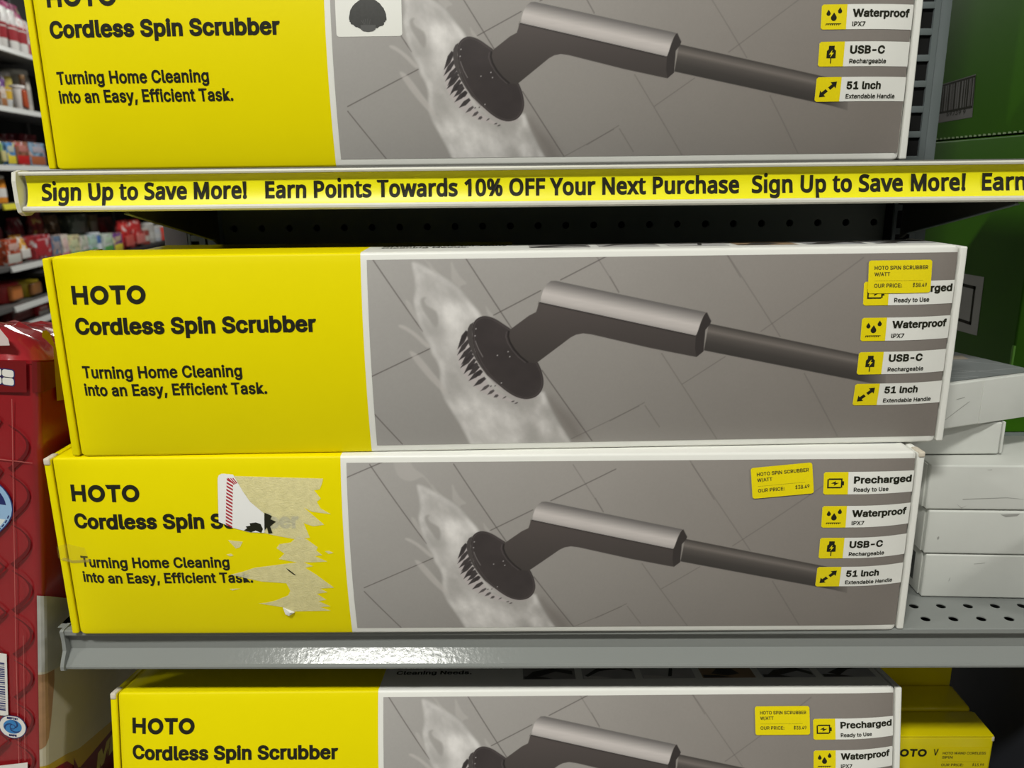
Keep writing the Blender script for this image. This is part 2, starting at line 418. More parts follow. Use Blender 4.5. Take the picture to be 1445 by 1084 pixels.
def photo_mesh(edition):
    u = np.linspace(PIC[0], PIC[1], NU); v = np.linspace(PIC[2], PIC[3], NV)
    U, V = np.meshgrid(u, v)
    if edition == 'A': X, Y = (U - 31.0) / .948, (V + 6.9) / .948
    else: X, Y = U, V
    fu = (U - PIC[0]) / (PIC[1] - PIC[0]); fv = (V - PIC[2]) / (PIC[3] - PIC[2])
    def c3(r, g, b): return np.array([r, g, b], float) / 255
    C = np.zeros(U.shape + (3,))
    base = (1 - fu)[..., None] * c3(166, 163, 160) + fu[..., None] * c3(128, 121, 115)  # uneven light across the panel put into the print: darker right and low
    base = base * (0.96 + 0.04 * fv)[..., None]
    base *= (1 + 0.03 * (fbm(X, Y, 60, 5) - .5) + 0.02 * (fbm(X, Y, 1.2, 8, 2) - .5))[..., None]
    C[:] = base
    def over(mask, col):
        C[:] = C * (1 - mask[..., None]) + np.asarray(col) * mask[..., None]
    def clip(poly, pad, f):
        xs = [p[0] for p in poly]; ys = [p[1] for p in poly]
        sel = (X > min(xs) - pad) & (X < max(xs) + pad) & (Y > min(ys) - pad) & (Y < max(ys) + pad)
        m = np.zeros(X.shape)
        if sel.any(): m[sel] = f(X[sel], Y[sel])
        return m
    for l in ART['lines']:
        xm = sum(p[0] for p in l) / 2
        k = 0.62 if xm < 360 else 0.30
        m = clip(l, 3, lambda x, y: np.clip(1 - (sd_path(x, y, l) - .22) / .35, 0, 1))
        over(m * k, c3(84, 78, 76))
    for p in ART['shade']:
        over(clip(p, 12, lambda x, y: sm(sd_poly(x, y, chaikin(p)), 6)) * .35, c3(90, 82, 78))
    n1 = fbm(X + 8 * fbm(X, Y, 22, 2), Y + 10 * fbm(X, Y, 18, 3), 15, 1, 5)
    n2 = fbm(X * .8 + Y * .5, (Y - X * .9) * .35, 5, 11, 4)
    tex = np.clip(0.55 + 1.5 * (n1 - .5) + .7 * (n2 - .5), 0, 1)
    F = np.zeros(U.shape)
    for p in ART['foam']: F = np.maximum(F, clip(p, 6, lambda x, y: sm(sd_poly(x, y, chaikin(p)), 1.3)))
    H = np.zeros(U.shape)
    for p in ART['hole']: H = np.maximum(H, clip(p, 6, lambda x, y: sm(sd_poly(x, y, chaikin(p)), 1.2)))
    K = np.zeros(U.shape)
    for p in ART['core']: K = np.maximum(K, clip(p, 16, lambda x, y: sm(sd_poly(x, y, chaikin(p)), 7)))
    edge = np.zeros(U.shape)
    for p in ART['foam']: edge = np.maximum(edge, clip(p, 6, lambda x, y: np.exp(-((sd_poly(x, y, chaikin(p)) + 2.2) / 1.8) ** 2)))
    F = F * (1 - H * .92)
    a = F * np.clip(0.34 + 0.34 * tex + .38 * K + .22 * edge, 0, 1)
    shade = (184 + 26 * tex + 22 * K)[..., None] / 255 * np.array([1.0, .985, .975])
    C[:] = C * (1 - a[..., None]) + shade * a[..., None]
    for nm, al in (('foam2', .72), ('foam3', .42)):
        for p in ART[nm]:
            over(clip(p, 5, lambda x, y: sm(sd_poly(x, y, chaikin(p)), 1.0)) * al * (0.75 + .25 * tex), c3(190, 185, 182))
    # bristle zone: bright foam between dark tufts
    tips = [b[0] for b in ART['bristles']]; roots = [b[1] for b in ART['bristles']]
    zone = [tips[1], tips[0], tips[2], tips[3], tips[4], tips[6], tips[8], tips[10], tips[12], tips[13], tips[14], tips[16], roots[17]] + [roots[15], roots[13], roots[12], roots[10], roots[8], roots[5], roots[2], roots[1]]
    over(clip(zone, 5, lambda x, y: sm(sd_poly(x, y, zone), .8)) * .85, c3(186, 178, 178))
    for i, (t, r) in enumerate(ART['bristles']):
        dx, dy = r[0] - t[0], r[1] - t[1]; L = math.hypot(dx, dy); nx, ny = -dy / L, dx / L
        w = (1.9 if i < 12 else 1.3) if i < 15 else .6
        p = [t, (t[0] + .55 * dx + nx * w * .8, t[1] + .55 * dy + ny * w * .8), (r[0] + nx * w * .5, r[1] + ny * w * .5), (r[0] - nx * w * .5, r[1] - ny * w * .5), (t[0] + .5 * dx - nx * w * .8, t[1] + .5 * dy - ny * w * .8)]
        over(clip(p, 2, lambda x, y: cover(sd_poly(x, y, p), .5)) * (.92 if i < 12 else .75), c3(52, 47, 48))
    rl = ART['rimline'][0]
    over(clip(rl, 4, lambda x, y: np.clip(1 - (sd_path(x, y, rl) - .7) / .7, 0, 1)) * .8, c3(172, 165, 164))
    rim = ART['rim'][0]
    over(clip(rim, 3, lambda x, y: cover(sd_poly(x, y, rim), .5)), c3(74, 69, 68))
    dk = chaikin(ART['disc'][0], 1)
    md = clip(dk, 3, lambda x, y: cover(sd_poly(x, y, dk), .45))
    dcol = c3(60, 54, 54)[None, None] * (1 + .25 * (fbm(X, Y, 14, 21) - .5))[..., None]
    C[:] = C * (1 - md[..., None]) + dcol * md[..., None]
    inner = clip(dk, 3, lambda x, y: np.exp(-((sd_poly(x, y, dk) + 1.1) / .35) ** 2))
    over(inner * .25, c3(120, 112, 112))
    gl = ART['glint'][0]
    over(clip(gl, 2, lambda x, y: np.clip(1 - (sd_path(x, y, gl) - .1) / .4, 0, 1)) * .6, c3(150, 145, 145))
    # handle
    body = ART['body'][0]; mb = clip(body, 3, lambda x, y: cover(sd_poly(x, y, body), .45))
    g = np.clip((Y - 60) / 55, 0, 1)
    bc = (1 - g)[..., None] * c3(64, 59, 57) + g[..., None] * c3(88, 80, 78)
    C[:] = C * (1 - mb[..., None]) + bc * mb[..., None]
    rg = ART['ring'][0]
    over(clip(rg, 3, lambda x, y: np.clip(1 - (sd_path(x, y, rg) - .25) / .5, 0, 1)) * .85, c3(34, 30, 30))
    rg2 = [(x - 1.6, y - .3) for x, y in rg]
    over(clip(rg2, 3, lambda x, y: np.clip(1 - (sd_path(x, y, rg2) - .1) / .4, 0, 1)) * .35, c3(118, 112, 112))
    pole = ART['pole'][0:6]
    mp = clip(pole, 3, lambda x, y: cover(sd_poly(x, y, pole), .5))
    fade = np.clip((556 - X) / 22, 0, 1)
    ax, ay = pole[0]; bx, by = pole[1]
    top = ay + (X - ax) * (by - ay) / (bx - ax)
    cx, cy = pole[5]; ex, ey = pole[4]
    bot = cy + (X - cx) * (ey - cy) / (ex - cx)
    t = np.clip((top - Y) / np.maximum(top - bot, 1), 0, 1)
    prof = np.interp(t, [0, .12, .27, .42, .7, 1], [66, 92, 116, 86, 66, 58])
    pc = prof[..., None] / 255 * np.array([1.0, .94, .90])
    mp = mp * fade
    C[:] = C * (1 - mp[..., None]) + pc * mp[..., None]
    cap = ART['cap'][0]
    over(clip(cap, 3, lambda x, y: cover(sd_poly(x, y, cap), .45)), c3(54, 49, 48))
    sv = ART['silver'][0]; ms = clip(sv, 3, lambda x, y: cover(sd_poly(x, y, sv), .45))
    ax, ay = sv[5]; bx, by = sv[6]; top = ay + (X - ax) * (by - ay) / (bx - ax)
    cx, cy = sv[0]; ex, ey = sv[11]; bot = cy + (X - cx) * (ey - cy) / (ex - cx)
    t = np.clip((top - Y) / np.maximum(top - bot, 1), 0, 1)
    prof = np.interp(t, [0, .08, .2, .42, .58, .8, 1], [100, 114, 138, 178, 200, 190, 164])
    sc = prof[..., None] / 255 * np.array([1.0, .965, .95]) * (1 + .05 * (fbm(X * .2, Y * 4, 3, 31) - .5))[..., None]
    C[:] = C * (1 - ms[..., None]) + sc * ms[..., None]
    se = ART['seam'][0]
    over(clip(se, 2, lambda x, y: np.clip(1 - (sd_path(x, y, se) - .2) / .4, 0, 1)) * .8, c3(40, 36, 36))
    for q in ART['dots']:
        over(clip([q, q], 2, lambda x, y: np.clip(1 - (np.hypot((x - q[0]), (y - q[1])) - .25) / .4, 0, 1)) * .85, c3(190, 186, 186))
    C = np.clip(C, 0, 1)
    L = np.where(C <= .04045, C / 12.92, ((C + .055) / 1.055) ** 2.4)
    co = np.zeros((NU * NV, 3)); co[:, 0] = (U / 1000 - .3).ravel(); tt = np.clip(np.minimum(U - 6, 594 - U) / 40, 0, 1); co[:, 1] = (-0.00018 - BULGE * (1 - ((V - 67.85) / 67.85) ** 2) * (tt * (2 - tt))).ravel(); co[:, 2] = (V / 1000).ravel()
    i = np.arange((NU - 1) * (NV - 1)); r = i // (NU - 1); c = i % (NU - 1); k = r * NU + c
    q = np.stack([k, k + 1, k + NU + 1, k + NU], 1)
    me = bpy.data.meshes.new('printed_photo_' + edition.lower())
    me.vertices.add(NU * NV); me.vertices.foreach_set('co', co.ravel())
    nq = len(q)
    me.loops.add(nq * 4); me.loops.foreach_set('vertex_index', q.ravel())
    me.polygons.add(nq); me.polygons.foreach_set('loop_start', np.arange(nq) * 4)
    try: me.polygons.foreach_set('loop_total', np.full(nq, 4))
    except Exception: pass
    a = me.color_attributes.new('ink', 'FLOAT_COLOR', 'POINT')
    a.data.foreach_set('color', np.concatenate([L.reshape(-1, 3), np.ones((NU * NV, 1))], 1).ravel())
    me.materials.append(PRINT)
    me.update(); me.validate()
    return me


# ------------------------------------------------------------------ scrubber boxes
BW, BH, BD = 0.600, 0.1357, 0.075
BULGE = .0066  # bow added to grade the overhead light down the box fronts
def swell(u, v):
    """outward bow of the front panel, shaped so the face darkens downwards (metres), at u, v millimetres"""
    t = min(max(min(u - 6, 594 - u) / 40, 0), 1)
    return BULGE * (1 - ((v - 67.85) / 67.85) ** 2) * (t * (2 - t))
def front(u, v, off): return (u / 1000 - .3, -swell(u, v) - off / 1000, v / 1000)
front.step = 4.0
PHOTO = {k: photo_mesh(k) for k in 'AB'}
def lid(u, w, off):
    y = w / 1000
    z = BH if y < .044 else BH - (y - .044) * .115
    return (u / 1000 - .3, y, z + off / 1000)

def carton_mesh():
    mb = MB()
    r = .0018
    prof = []
    for k in range(5):
        a = math.pi + k * math.pi / 8; prof.append((r + r * math.cos(a), r + r * math.sin(a)))
    prof += [(BD, 0), (BD, BH - .0036), (.044, BH)]
    for k in range(5):
        a = math.pi / 2 + k * math.pi / 8; prof.append((r + r * math.cos(a), BH - r + r * math.sin(a)))
    for k in range(1, 24): prof.append((0, BH - r - (BH - 2 * r) * k / 24))
    def sec(inset):
        return [(min(max(y, 0) + inset * (1 if y < .02 else -1), BD), z + inset * (1 if z < .05 else -1)) for y, z in prof]
    xs = [(.0053, .0028), (.0064, .0012), (.0082, .0003), (.0100, 0)] + [(.012 + .004 * i, 0) for i in range(10)] + [(.204, 0)] + [(.552 + .004 * i, 0) for i in range(10)] + [(.5900, 0), (.5918, .0003), (.5936, .0012), (.5947, .0028)]
    n = len(prof)
    for i in range(len(xs) - 1):
        (x0, i0), (x1, i1) = xs[i], xs[i + 1]
        a, b = sec(i0), sec(i1)
        sw = lambda x, p: (x - .3, p[0] - (swell(x * 1000, p[1] * 1000) if p[0] < .0017 else 0), p[1])
        vs = [sw(x0, p) for p in a] + [sw(x1, p) for p in b]
        mb.add(vs, [(k, (k + 1) % n, n + (k + 1) % n, n + k) for k in range(n)], YEL if x1 < .205 else WHT, True)
    for x, ins, m in ((.0053, .0028, GAP), (.5947, .0028, GAP)):
        mb.add([(x - .3, *p) for p in sec(ins)], [tuple(range(n))], m)
    return mb.mesh('carton')

def flap_mesh(side, worn):
    mb = MB()
    m = YEL if side < 0 else WHT
    lo, hi = ((-.3, .0004, .0006), (-.2953, BD - .001, BH - .0012)) if side < 0 else ((.2953, .0004, .0006), (.3, BD - .001, BH - .0012))
    mb.box(lo, hi, m, bevel=.0013, seg=3)
    if worn:
        mb.box((lo[0] + .0002, -.0002, BH - .0045 - (.001 if side < 0 else 0)), (hi[0] - .0002, .012, BH - .0006), BARE, bevel=.001)
    return mb.mesh('end_flap')

_cache = {}
def cached(key, f):
    if key not in _cache: _cache[key] = f()
    return _cache[key]

def brand(sh, u0, z0, k, m, off=.2, first=0):
    """the four block letters; k = scale (1 = 12 mm tall), first = letters to skip"""
    T = lambda pts: [(u0 + x * k, z0 + y * k) for x, y in pts]
    if first < 1:
        sh.poly(T([(0, 0), (2.75, 0), (2.75, 12), (0, 12)]), m, off); sh.poly(T([(7.9, 0), (10.65, 0), (10.65, 12), (7.9, 12)]), m, off)
        sh.poly(T([(2.7, 4.6), (7.95, 4.6), (7.95, 7.4), (2.7, 7.4)]), m, off)
    sh.ring((u0 + 18.3 * k, z0 + 6 * k), 6.05 * k, 3.05 * k, m, off)
    sh.poly(T([(24.7, 12.1), (35.2, 12.1), (35.2, 9.2), (26.3, 9.2)]), m, off)
    sh.poly(T([(28.9, 9.3), (31.7, 9.3), (31.7, 0), (28.9, 0)]), m, off)
    sh.ring((u0 + 42.0 * k, z0 + 6 * k), 6.05 * k, 3.05 * k, m, off)

def brand_mesh():
    s = Sheet(front); brand(s, 17.3, 105.0, 1.0, INK); return s.mesh('brand_lettering')
def title_mesh():
    s = Sheet(front); s.text('Cordless Spin Scrubber', 16.9, 173.7, 85.4, 11.0, INK, w=.036, space=1.03); return s.mesh('title_lettering')
def tagline_mesh():
    s = Sheet(front)
    s.text('Turning Home Cleaning', 17.4, 122.9, 56.1, 8.3, INK, w=.026, space=1.03)
    s.text('into an Easy, Efficient Task.', 16.8, 138.1, 44.0, 8.3, INK, w=.026, space=1.03)
    return s.mesh('tagline_lettering')

BADGES = ['battery', 'drops', 'plug', 'arrow']
BTXT = [('Precharged', 40.2, 5.0, 8.3, 'Ready to Use', 24.0), ('Waterproof', 39.0, 5.0, 8.2, 'IPX7', 8.6), ('USB-C', 23.6, 5.1, 7.9, 'Rechargeable', 25.2), ('51 Inch', 23.4, 5.0, 8.1, 'Extendable Handle', 34.2)]
BTOP = [122.3, 98.8, 75.9, 53.9]
def badge_meshes(i, ed):
    top = BTOP[i] - (0 if ed == 'A' else 9.4)
    bot = top - 15.4
    L = 531.4
    p = Sheet(front)
    p.poly([(L + 1.2, bot), (L, bot + 1.0), (L, top - 1.0), (L + 1.2, top), (593.4, top), (593.4, bot)], WHT, .42)
    ic = Sheet(front)
    ic.poly([(L + 1.2, bot), (L, bot + 1.0), (L, top - 1.0), (L + 1.2, top), (L + 16.6, top), (L + 16.6, bot)], STICK, .50)
    cx, cy = L + 8.2, (top + bot) / 2
    o = .58
    if i == 0:
        for a, b in (((-5.2, 2.9), (4.0, 2.9)), ((4.0, 2.9), (4.0, -2.9)), ((4.0, -2.9), (-5.2, -2.9)), ((-5.2, -2.9), (-5.2, 2.9))):
            q = .5
            ic.line((cx + a[0] - (q if a[0] > b[0] else -q if a[0] < b[0] else 0), cy + a[1]), (cx + b[0] + (q if a[0] < b[0] else -q if a[0] > b[0] else 0), cy + b[1] + (0 if a[1] == b[1] else 0)), 1.0, INK, o)
        ic.rect(cx + 4.4, cy - 1.4, cx + 5.6, cy + 1.4, INK, o)
        ic.poly([(cx - 3.2, cy - .1), (cx + .1, cy + 1.6), (cx - .1, cy + .3), (cx + 2.4, cy + .4), (cx - 1.4, cy - 1.7), (cx - .9, cy - .3)], INK, o)
    if i == 1:
        for dx, dy, s in ((-3.6, 2.2, .72), (0, -.4, 1.0), (3.8, 3.6, .72)):
            pts = [(cx + dx, cy + dy + 3.2 * s)]
            for k in range(13):
                a = math.radians(40 - k * 260 / 12); pts.append((cx + dx + 1.9 * s * math.cos(a), cy + dy - .2 * s + 1.9 * s * math.sin(a)))
            ic.poly(pts, INK, o)
        ic.rect(cx - 5.0, cy - 4.5, cx + 5.0, cy - 4.0, INK, o)
        for k in range(7): ic.line((cx - 4.6 + k * 1.4, cy - 4.2), (cx - 5.0 + k * 1.4, cy - 5.2), .5, INK, o)
    if i == 2:
        ic.poly([(cx - 3, cy - 2.6), (cx - 3, cy + 2.0), (cx - 1.9, cy + 3.0), (cx - 1.9, cy + 5.2), (cx + 1.9, cy + 5.2), (cx + 1.9, cy + 3.0), (cx + 3, cy + 2.0), (cx + 3, cy - 2.6)], INK, o)
        ic.rect(cx - .35, cy - 5.8, cx + .35, cy - 2.5, INK, o)
        ic.poly([(cx + .6, cy + 2.6), (cx - 1.5, cy - .2), (cx - .1, cy - .2), (cx - .6, cy - 2.2), (cx + 1.6, cy + .8), (cx + .2, cy + .8)], STICK, o + .08)
    if i == 3:
        for sgn in (1, -1):
            pt = lambda x, y: (cx + sgn * x, cy + sgn * y)
            ic.poly([pt(5.5, 4.9), pt(1.3, 4.5), pt(2.5, 3.3), pt(.0, 1.3), pt(1.5, -.3), pt(4.0, 1.8), pt(5.1, .6)], INK, o)
    t1, w1, c1, d1, t2, w2 = BTXT[i]
    tx = Sheet(front)
    tx.text(t1, L + 20.4, L + 20.4 + w1, top - d1 + (.3 if ed == 'A' else 1.0), c1, INK, w=.036, off=.58)
    tx.text(t2, L + 20.5, L + 20.5 + w2, top - 13.6, 2.9, INK, w=.024, off=.58)
    return p.mesh('feature_badge'), ic.mesh('icon'), tx.mesh('badge_lettering')

def thumb_mesh(k):
    """a small printed picture on the lid: soft greys with one dark shape"""
    s = Sheet(lid)
    tones = [(.30, .29, .28), (.42, .41, .40), (.50, .49, .48), (.36, .25, .15), (.40, .40, .41), (.45, .45, .46)][k]
    a = mat('lid_picture_tone', (.3, .3, .3))
    m0 = mat('lid_picture_ground_%d' % k, tones, rough=.4, noise=.25, nscale=60)
    md = mat('lid_picture_dark', (.06, .055, .05), rough=.4)
    ml = mat('lid_picture_light', (.62, .6, .57), rough=.4)
    u0 = 313.8 + k * 46.6; u1 = u0 + 41.0
    s.rect(u0, 16.5, u1, 42.5, m0, .15)
    shp = [[(2, 20), (14, 22), (26, 30), (39, 24), (39, 31), (24, 36), (8, 30)], [(4, 20), (14, 30), (30, 34), (40, 29), (40, 33), (28, 39), (12, 35), (2, 22)], [(20, 20), (23, 20), (26, 34), (40, 38), (40, 40), (24, 37)], [(8, 24), (20, 20), (30, 24), (26, 32), (14, 33)], [(3, 19), (15, 21), (30, 28), (40, 20), (40, 26), (30, 34), (12, 30)], [(6, 24), (22, 36), (40, 40), (40, 34), (24, 30), (14, 20)]][k]
    s.poly([(u0 + x, y) for x, y in shp], md, .25)
    s.poly([(u0 + 1, 17), (u0 + 24, 17), (u0 + 13, 21), (u0 + 1, 22)], ml if k in (1, 2) else md, .22)
    return s.mesh('lid_picture')

def lid_text_mesh():
    s = Sheet(lid)
    s.text('Brush Heads for Daily', 213.6, 300.0, 37.5, 6.6, INK, w=.03, off=.2)
    s.text('Cleaning Needs.', 213.6, 273.2, 26.6, 6.6, INK, w=.03, off=.2)
    return s.mesh('lid_lettering')

def price_sticker(parent, c, w, h, rot, name='HOTO SPIN SCRUBBER', second='W/ATT', price='$38.49', fn=front, base=.95):
    x0, z0 = c[0] - w / 2, c[1] - h / 2
    s = Sheet(fn); pv = c
    s.rect(x0, z0, x0 + w, z0 + h, STICK, base, r=1.7, rot=rot, pivot=pv)
    st = s.build('price_sticker', parent, 'yellow price sticker with small black print')
    t = Sheet(fn); a = base + .1
    lw = w / 42.0
    t.text(name, x0 + 3.9 * lw, x0 + 39.4 * lw, z0 + h - 6.0 * lw, 2.5 * lw, INKSOFT, w=.02, off=a, rot=rot, pivot=pv)
    t.text(second, x0 + 3.9 * lw, x0 + (14.2 if len(second) > 4 else 12.5) * lw, z0 + h - 10.0 * lw, 2.4 * lw, INKSOFT, w=.02, off=a, rot=rot, pivot=pv)
    for k in range(40):
        t.rect(x0 + (4.2 + k * .81) * lw, z0 + h - 13.2 * lw, x0 + (4.2 + k * .81 + .5) * lw, z0 + h - 13.0 * lw, INKSOFT, a, rot=rot, pivot=pv)
    t.text('OUR PRICE:', x0 + 4.0 * lw, x0 + 22.2 * lw, z0 + h - 17.4 * lw, 2.5 * lw, INKSOFT, w=.018, off=a, rot=rot, pivot=pv)
    t.text(price, x0 + 29.6 * lw, x0 + 39.2 * lw, z0 + h - 17.4 * lw, 2.6 * lw, INKSOFT, w=.015, off=a, rot=rot, pivot=pv)
    t.build('sticker_lettering', st)
    return st

def scrubber_box(label, loc, rz, lean, ed, worn=(False, False)):
    root = thing('scrubber_box', label, 'box', loc, (-lean, 0, rz), 'cordless scrubber boxes')
    link_mesh('carton', cached('carton', carton_mesh), root)
    for sd, w in ((-1, worn[0]), (1, worn[1])):
        f = link_mesh('end_flap', cached(('flap', sd, w), lambda: flap_mesh(sd, w)), root)
        f['label'] = 'yellow end flap' if sd < 0 else 'white end flap'
    ph = link_mesh('printed_photo', PHOTO[ed], root); ph['label'] = 'grey printed picture of a scrubber on foamy tiles'
    link_mesh('brand_lettering', cached('brand', brand_mesh), root)
    link_mesh('title_lettering', cached('title', title_mesh), root)
    link_mesh('tagline_lettering', cached('tagline', tagline_mesh), root)
    for i in range(4):
        a, b, c = cached(('badge', i, ed), lambda: badge_meshes(i, ed))
        bo = link_mesh('feature_badge', a, root)
        link_mesh('badge_icon', b, bo).__setitem__('label', 'yellow square with a black symbol')
        link_mesh('badge_lettering', c, bo)
    link_mesh('lid_lettering', cached('lidtext', lid_text_mesh), root)
    for k in range(6):
        link_mesh('lid_picture', cached(('thumb', k), lambda: thumb_mesh(k)), root)
    return root

S1 = CAM_Z + .0084           # top of the upper shelf
S2 = CAM_Z - .3177           # top of the lower shelf
box_top = scrubber_box('scrubber box on the upper shelf, cut off by the top of the photo', (-.0349, .5777, S1), -.0036, 0, 'A')
box_mid = scrubber_box('scrubber box lying on the torn-label box, its price sticker over the top badge', (-.0093, .5209, S2 + BH + .0004), .0337, 0, 'B')
box_low = scrubber_box('scrubber box with a torn white label, resting directly on the lower shelf', (-.0296, .5119, S2), .0052, 0, 'A', (True, True))
box_bot = scrubber_box('scrubber box tilted back under the lower shelf, cut off by the bottom of the photo', (-.0163, .5024, .7413), .0111, .1785, 'B', (True, False))

# white card with a black dome brush printed on the topmost box
s = Sheet(front)
s.rect(211.3, 83.4, 255.3, 129.5, WHT, .32, r=2.0)
card = s.build('inset_picture', box_top, 'white card with a black dome brush')
s = Sheet(front)
pts = []
rng = np.random.RandomState(4)
for k in range(72):
    a = 2 * math.pi * k / 72
    r = 12.4 + (rng.rand() - .5) * (1.6 if math.sin(a) < -.1 else .35)
    y = math.sin(a) * r * (1.0 if a < math.pi else .55)
    pts.append((232.6 + math.cos(a) * r, 94.6 + y))
s.poly(pts, mat('brush_black', (.03, .03, .027), rough=.5, noise=.3, nscale=600), .42)
GB = mat('brush_grey', (.075, .075, .072), rough=.5)
s.poly([(227.6, 90.5), (227.8, 87.8), (229.5, 86.6), (232.6, 86.2), (235.8, 86.6), (237.6, 87.8), (237.8, 90.5)], GB, .48)
for dx in (-3.4, -2.4, -1.2, .2, 1.6):
    s.line((232.4 + dx * .6, 90.3), (232.4 + dx * 1.2, 94.5 - abs(dx) * .3), .3, GB, .5)
s.build('brush_picture', card)

price_sticker(box_mid, (554.9, 115.9), 42.0, 21.2, 0.0)
price_sticker(box_low, (503.4, 116.8), 41.5, 21.2, .087)
st4 = price_sticker(box_bot, (508.3, 112.0), 41.0, 21.0, 0.0)

# remains of a peeled label on the box that lies on the shelf
LAB = mat('label_paper', (.80, .80, .78), rough=.55)
RED = mat('label_red', (.42, .02, .035), rough=.5)
RES = mat('adhesive_residue', (.80, .76, .50), rough=.75, noise=.2, nscale=260, alpha=.62, bump=.5, bscale=900)
lab = thing('torn_label', None, None); lab.parent = box_low
del_keys = [k for k in lab.keys()]
s = Sheet(front)
s.poly([(172.4, 79.7), (178.3, 77.3), (185.6, 71.3), (184.3, 68.9), (188.4, 65.3), (182.9, 64.7), (191.4, 60.4), (181.4, 59.9), (174.8, 59.9), (181.2, 56.9), (175.6, 55.7), (182.9, 50.2), (194.5, 39.7), (184.4, 39.1), (189.7, 36.0), (181.8, 34.8), (188.2, 29.8), (182.5, 28.6), (190.6, 24.2), (183.3, 23.6), (190.4, 20.5), (162.7, 20.0), (156.3, 23.8), (139.6, 27.0), (145.3, 27.6), (152.2, 29.4), (161.6, 33.7), (163.5, 37.4), (161.2, 43.6), (144.6, 44.9), (134.8, 47.4), (122.8, 50.6), (132.0, 53.0), (140.0, 55.9), (165.9, 59.4), (170.3, 60.0), (157.8, 62.5), (162.0, 66.7), (156.9, 70.9), (159.3, 73.9), (167.1, 75.0)], RES, .30)
s.poly([(130.5, 122.6), (191.8, 120.4), (191.0, 117.0), (189.1, 113.0), (185.3, 112.4), (189.7, 106.6), (186.8, 104.3), (189.2, 99.6), (196.0, 95.5), (183.1, 97.3), (177.8, 100.3), (191.1, 87.9), (183.4, 86.8), (177.0, 89.2), (180.6, 78.5), (172.2, 77.1), (155.5, 80.5), (149.0, 82.3), (150.3, 96.4), (141.2, 104.7), (136.5, 112.2)], RES, .30)
for p in ([(123.8, 77.1), (133.9, 75.8), (131.5, 71.7), (128.7, 70.7)], [(121.6, 66.3), (125.0, 66.9), (126.5, 65.5), (123.7, 64.8)], [(190.3, 68.3), (193.1, 68.6), (196.3, 67.0), (192.9, 66.2)], [(120.6, 39.2), (128.5, 39.5), (122.7, 37.9)]):
    s.poly(p, RES, .30)
s.build('adhesive_residue', lab, 'pale see-through residue of a peeled label')
s = Sheet(front)
s.poly([(118.6, 90.5), (119.8, 121.2), (120.6, 123.2), (122.4, 124.2), (124.2, 124.3), (130.5, 123.6), (136.5, 112.2), (141.2, 104.7), (150.3, 96.4), (149.6, 82.3), (139.2, 82.9), (128.0, 86.2)], LAB, .45)
s.build('label_remnant', lab, 'white corner of a label with red hatching')
s = Sheet(front)
for k in range(14):
    z = 87.0 + k * 2.4
    u = 123.4 + (z - 87) * .085
    s.poly([(u, z + 1.7), (u + 4.2, z - .9), (u + 4.2, z + .4), (u, z + 3.0)], RED, .55)
for k in range(3):
    s.poly([(126.6 + k * 1.6, 121.3), (127.4 + k * 1.6, 121.3), (131.2 + k * 1.0, 117.0 + k * .4), (130.4 + k * 1.0, 116.8 + k * .4)], RED, .56)
s.build('red_hatching', lab)
s = Sheet(front)
for p in ([(135.5, 84.2), (137.8, 85.9), (136.9, 87.1), (140.2, 87.7), (139.8, 89.4), (144.2, 90.0), (147.4, 88.8), (148.7, 85.2), (147.4, 82.3), (143.7, 84.1), (140.3, 82.9)], [(150.6, 97.0), (155.6, 94.6), (154.3, 92.3), (158.0, 90.5), (153.8, 87.0), (155.1, 82.2), (152.3, 81.7), (151.6, 86.4), (149.7, 84.1)], [(162.2, 55.8), (164.3, 54.3), (169.0, 49.9), (167.4, 50.3), (163.7, 53.6)]):
    s.poly(p, INK, .55)
s.build('black_print', lab)
mb = MB()
v = [(-.3 + .1566, -.0004, .0238), (-.3 + .1649, -.0004, .0194), (-.3 + .1608, -.0022, .0173), (-.3 + .158, -.0014, .0182), (-.3 + .162, -.0030, .0205)]
mb.add(v, [(0, 1, 4), (1, 2, 4), (2, 3, 4), (3, 0, 4)], LAB)
mb.v = [(x, y - swell((x + .3) * 1000, z * 1000), z) for x, y, z in mb.v]
mb.build('paper_scrap', lab, fix=False)
# clear tape wrapped over the left edge of that box
TAPE = mat('clear_tape', (.55, .46, .05), rough=.22, alpha=.14, bump=.6, bscale=120)
s = Sheet(front)
s.poly([(-.1, 70), (8, 72.5), (22, 71), (23.5, 64.5), (24.5, 62.0), (8, 60.0), (-.1, 61)], TAPE, .42)
s.poly([(4, 61.5), (10, 60.0), (25, 62.6), (25.5, 60.6), (10, 57.8), (1, 59.8)], mat('tape_fold', (.38, .32, .08), rough=.35, alpha=.5), .5)
s.build('tape_strip', box_low)

# ------------------------------------------------------------------ gondola: shelves, strip, back panel, uprights
GREY = mat('shelf_paint', (.22, .232, .222), rough=.13, spec=.14, noise=.02, nscale=12, bump=.09, bscale=300)
GREYD = mat('upright_paint', (.16, .185, .19), rough=.45, spec=.3, noise=.05, nscale=30)
DARKP = mat('back_panel_paint', (.15, .17, .15), rough=.6)
HOLE = mat('hole_dark', (.004, .004, .004), rough=1)  # near-black backing stands in for the shade inside holes and slots
CREAM = mat('channel_plastic', (.66, .65, .57), rough=.4, spec=.45, noise=.04, nscale=60)

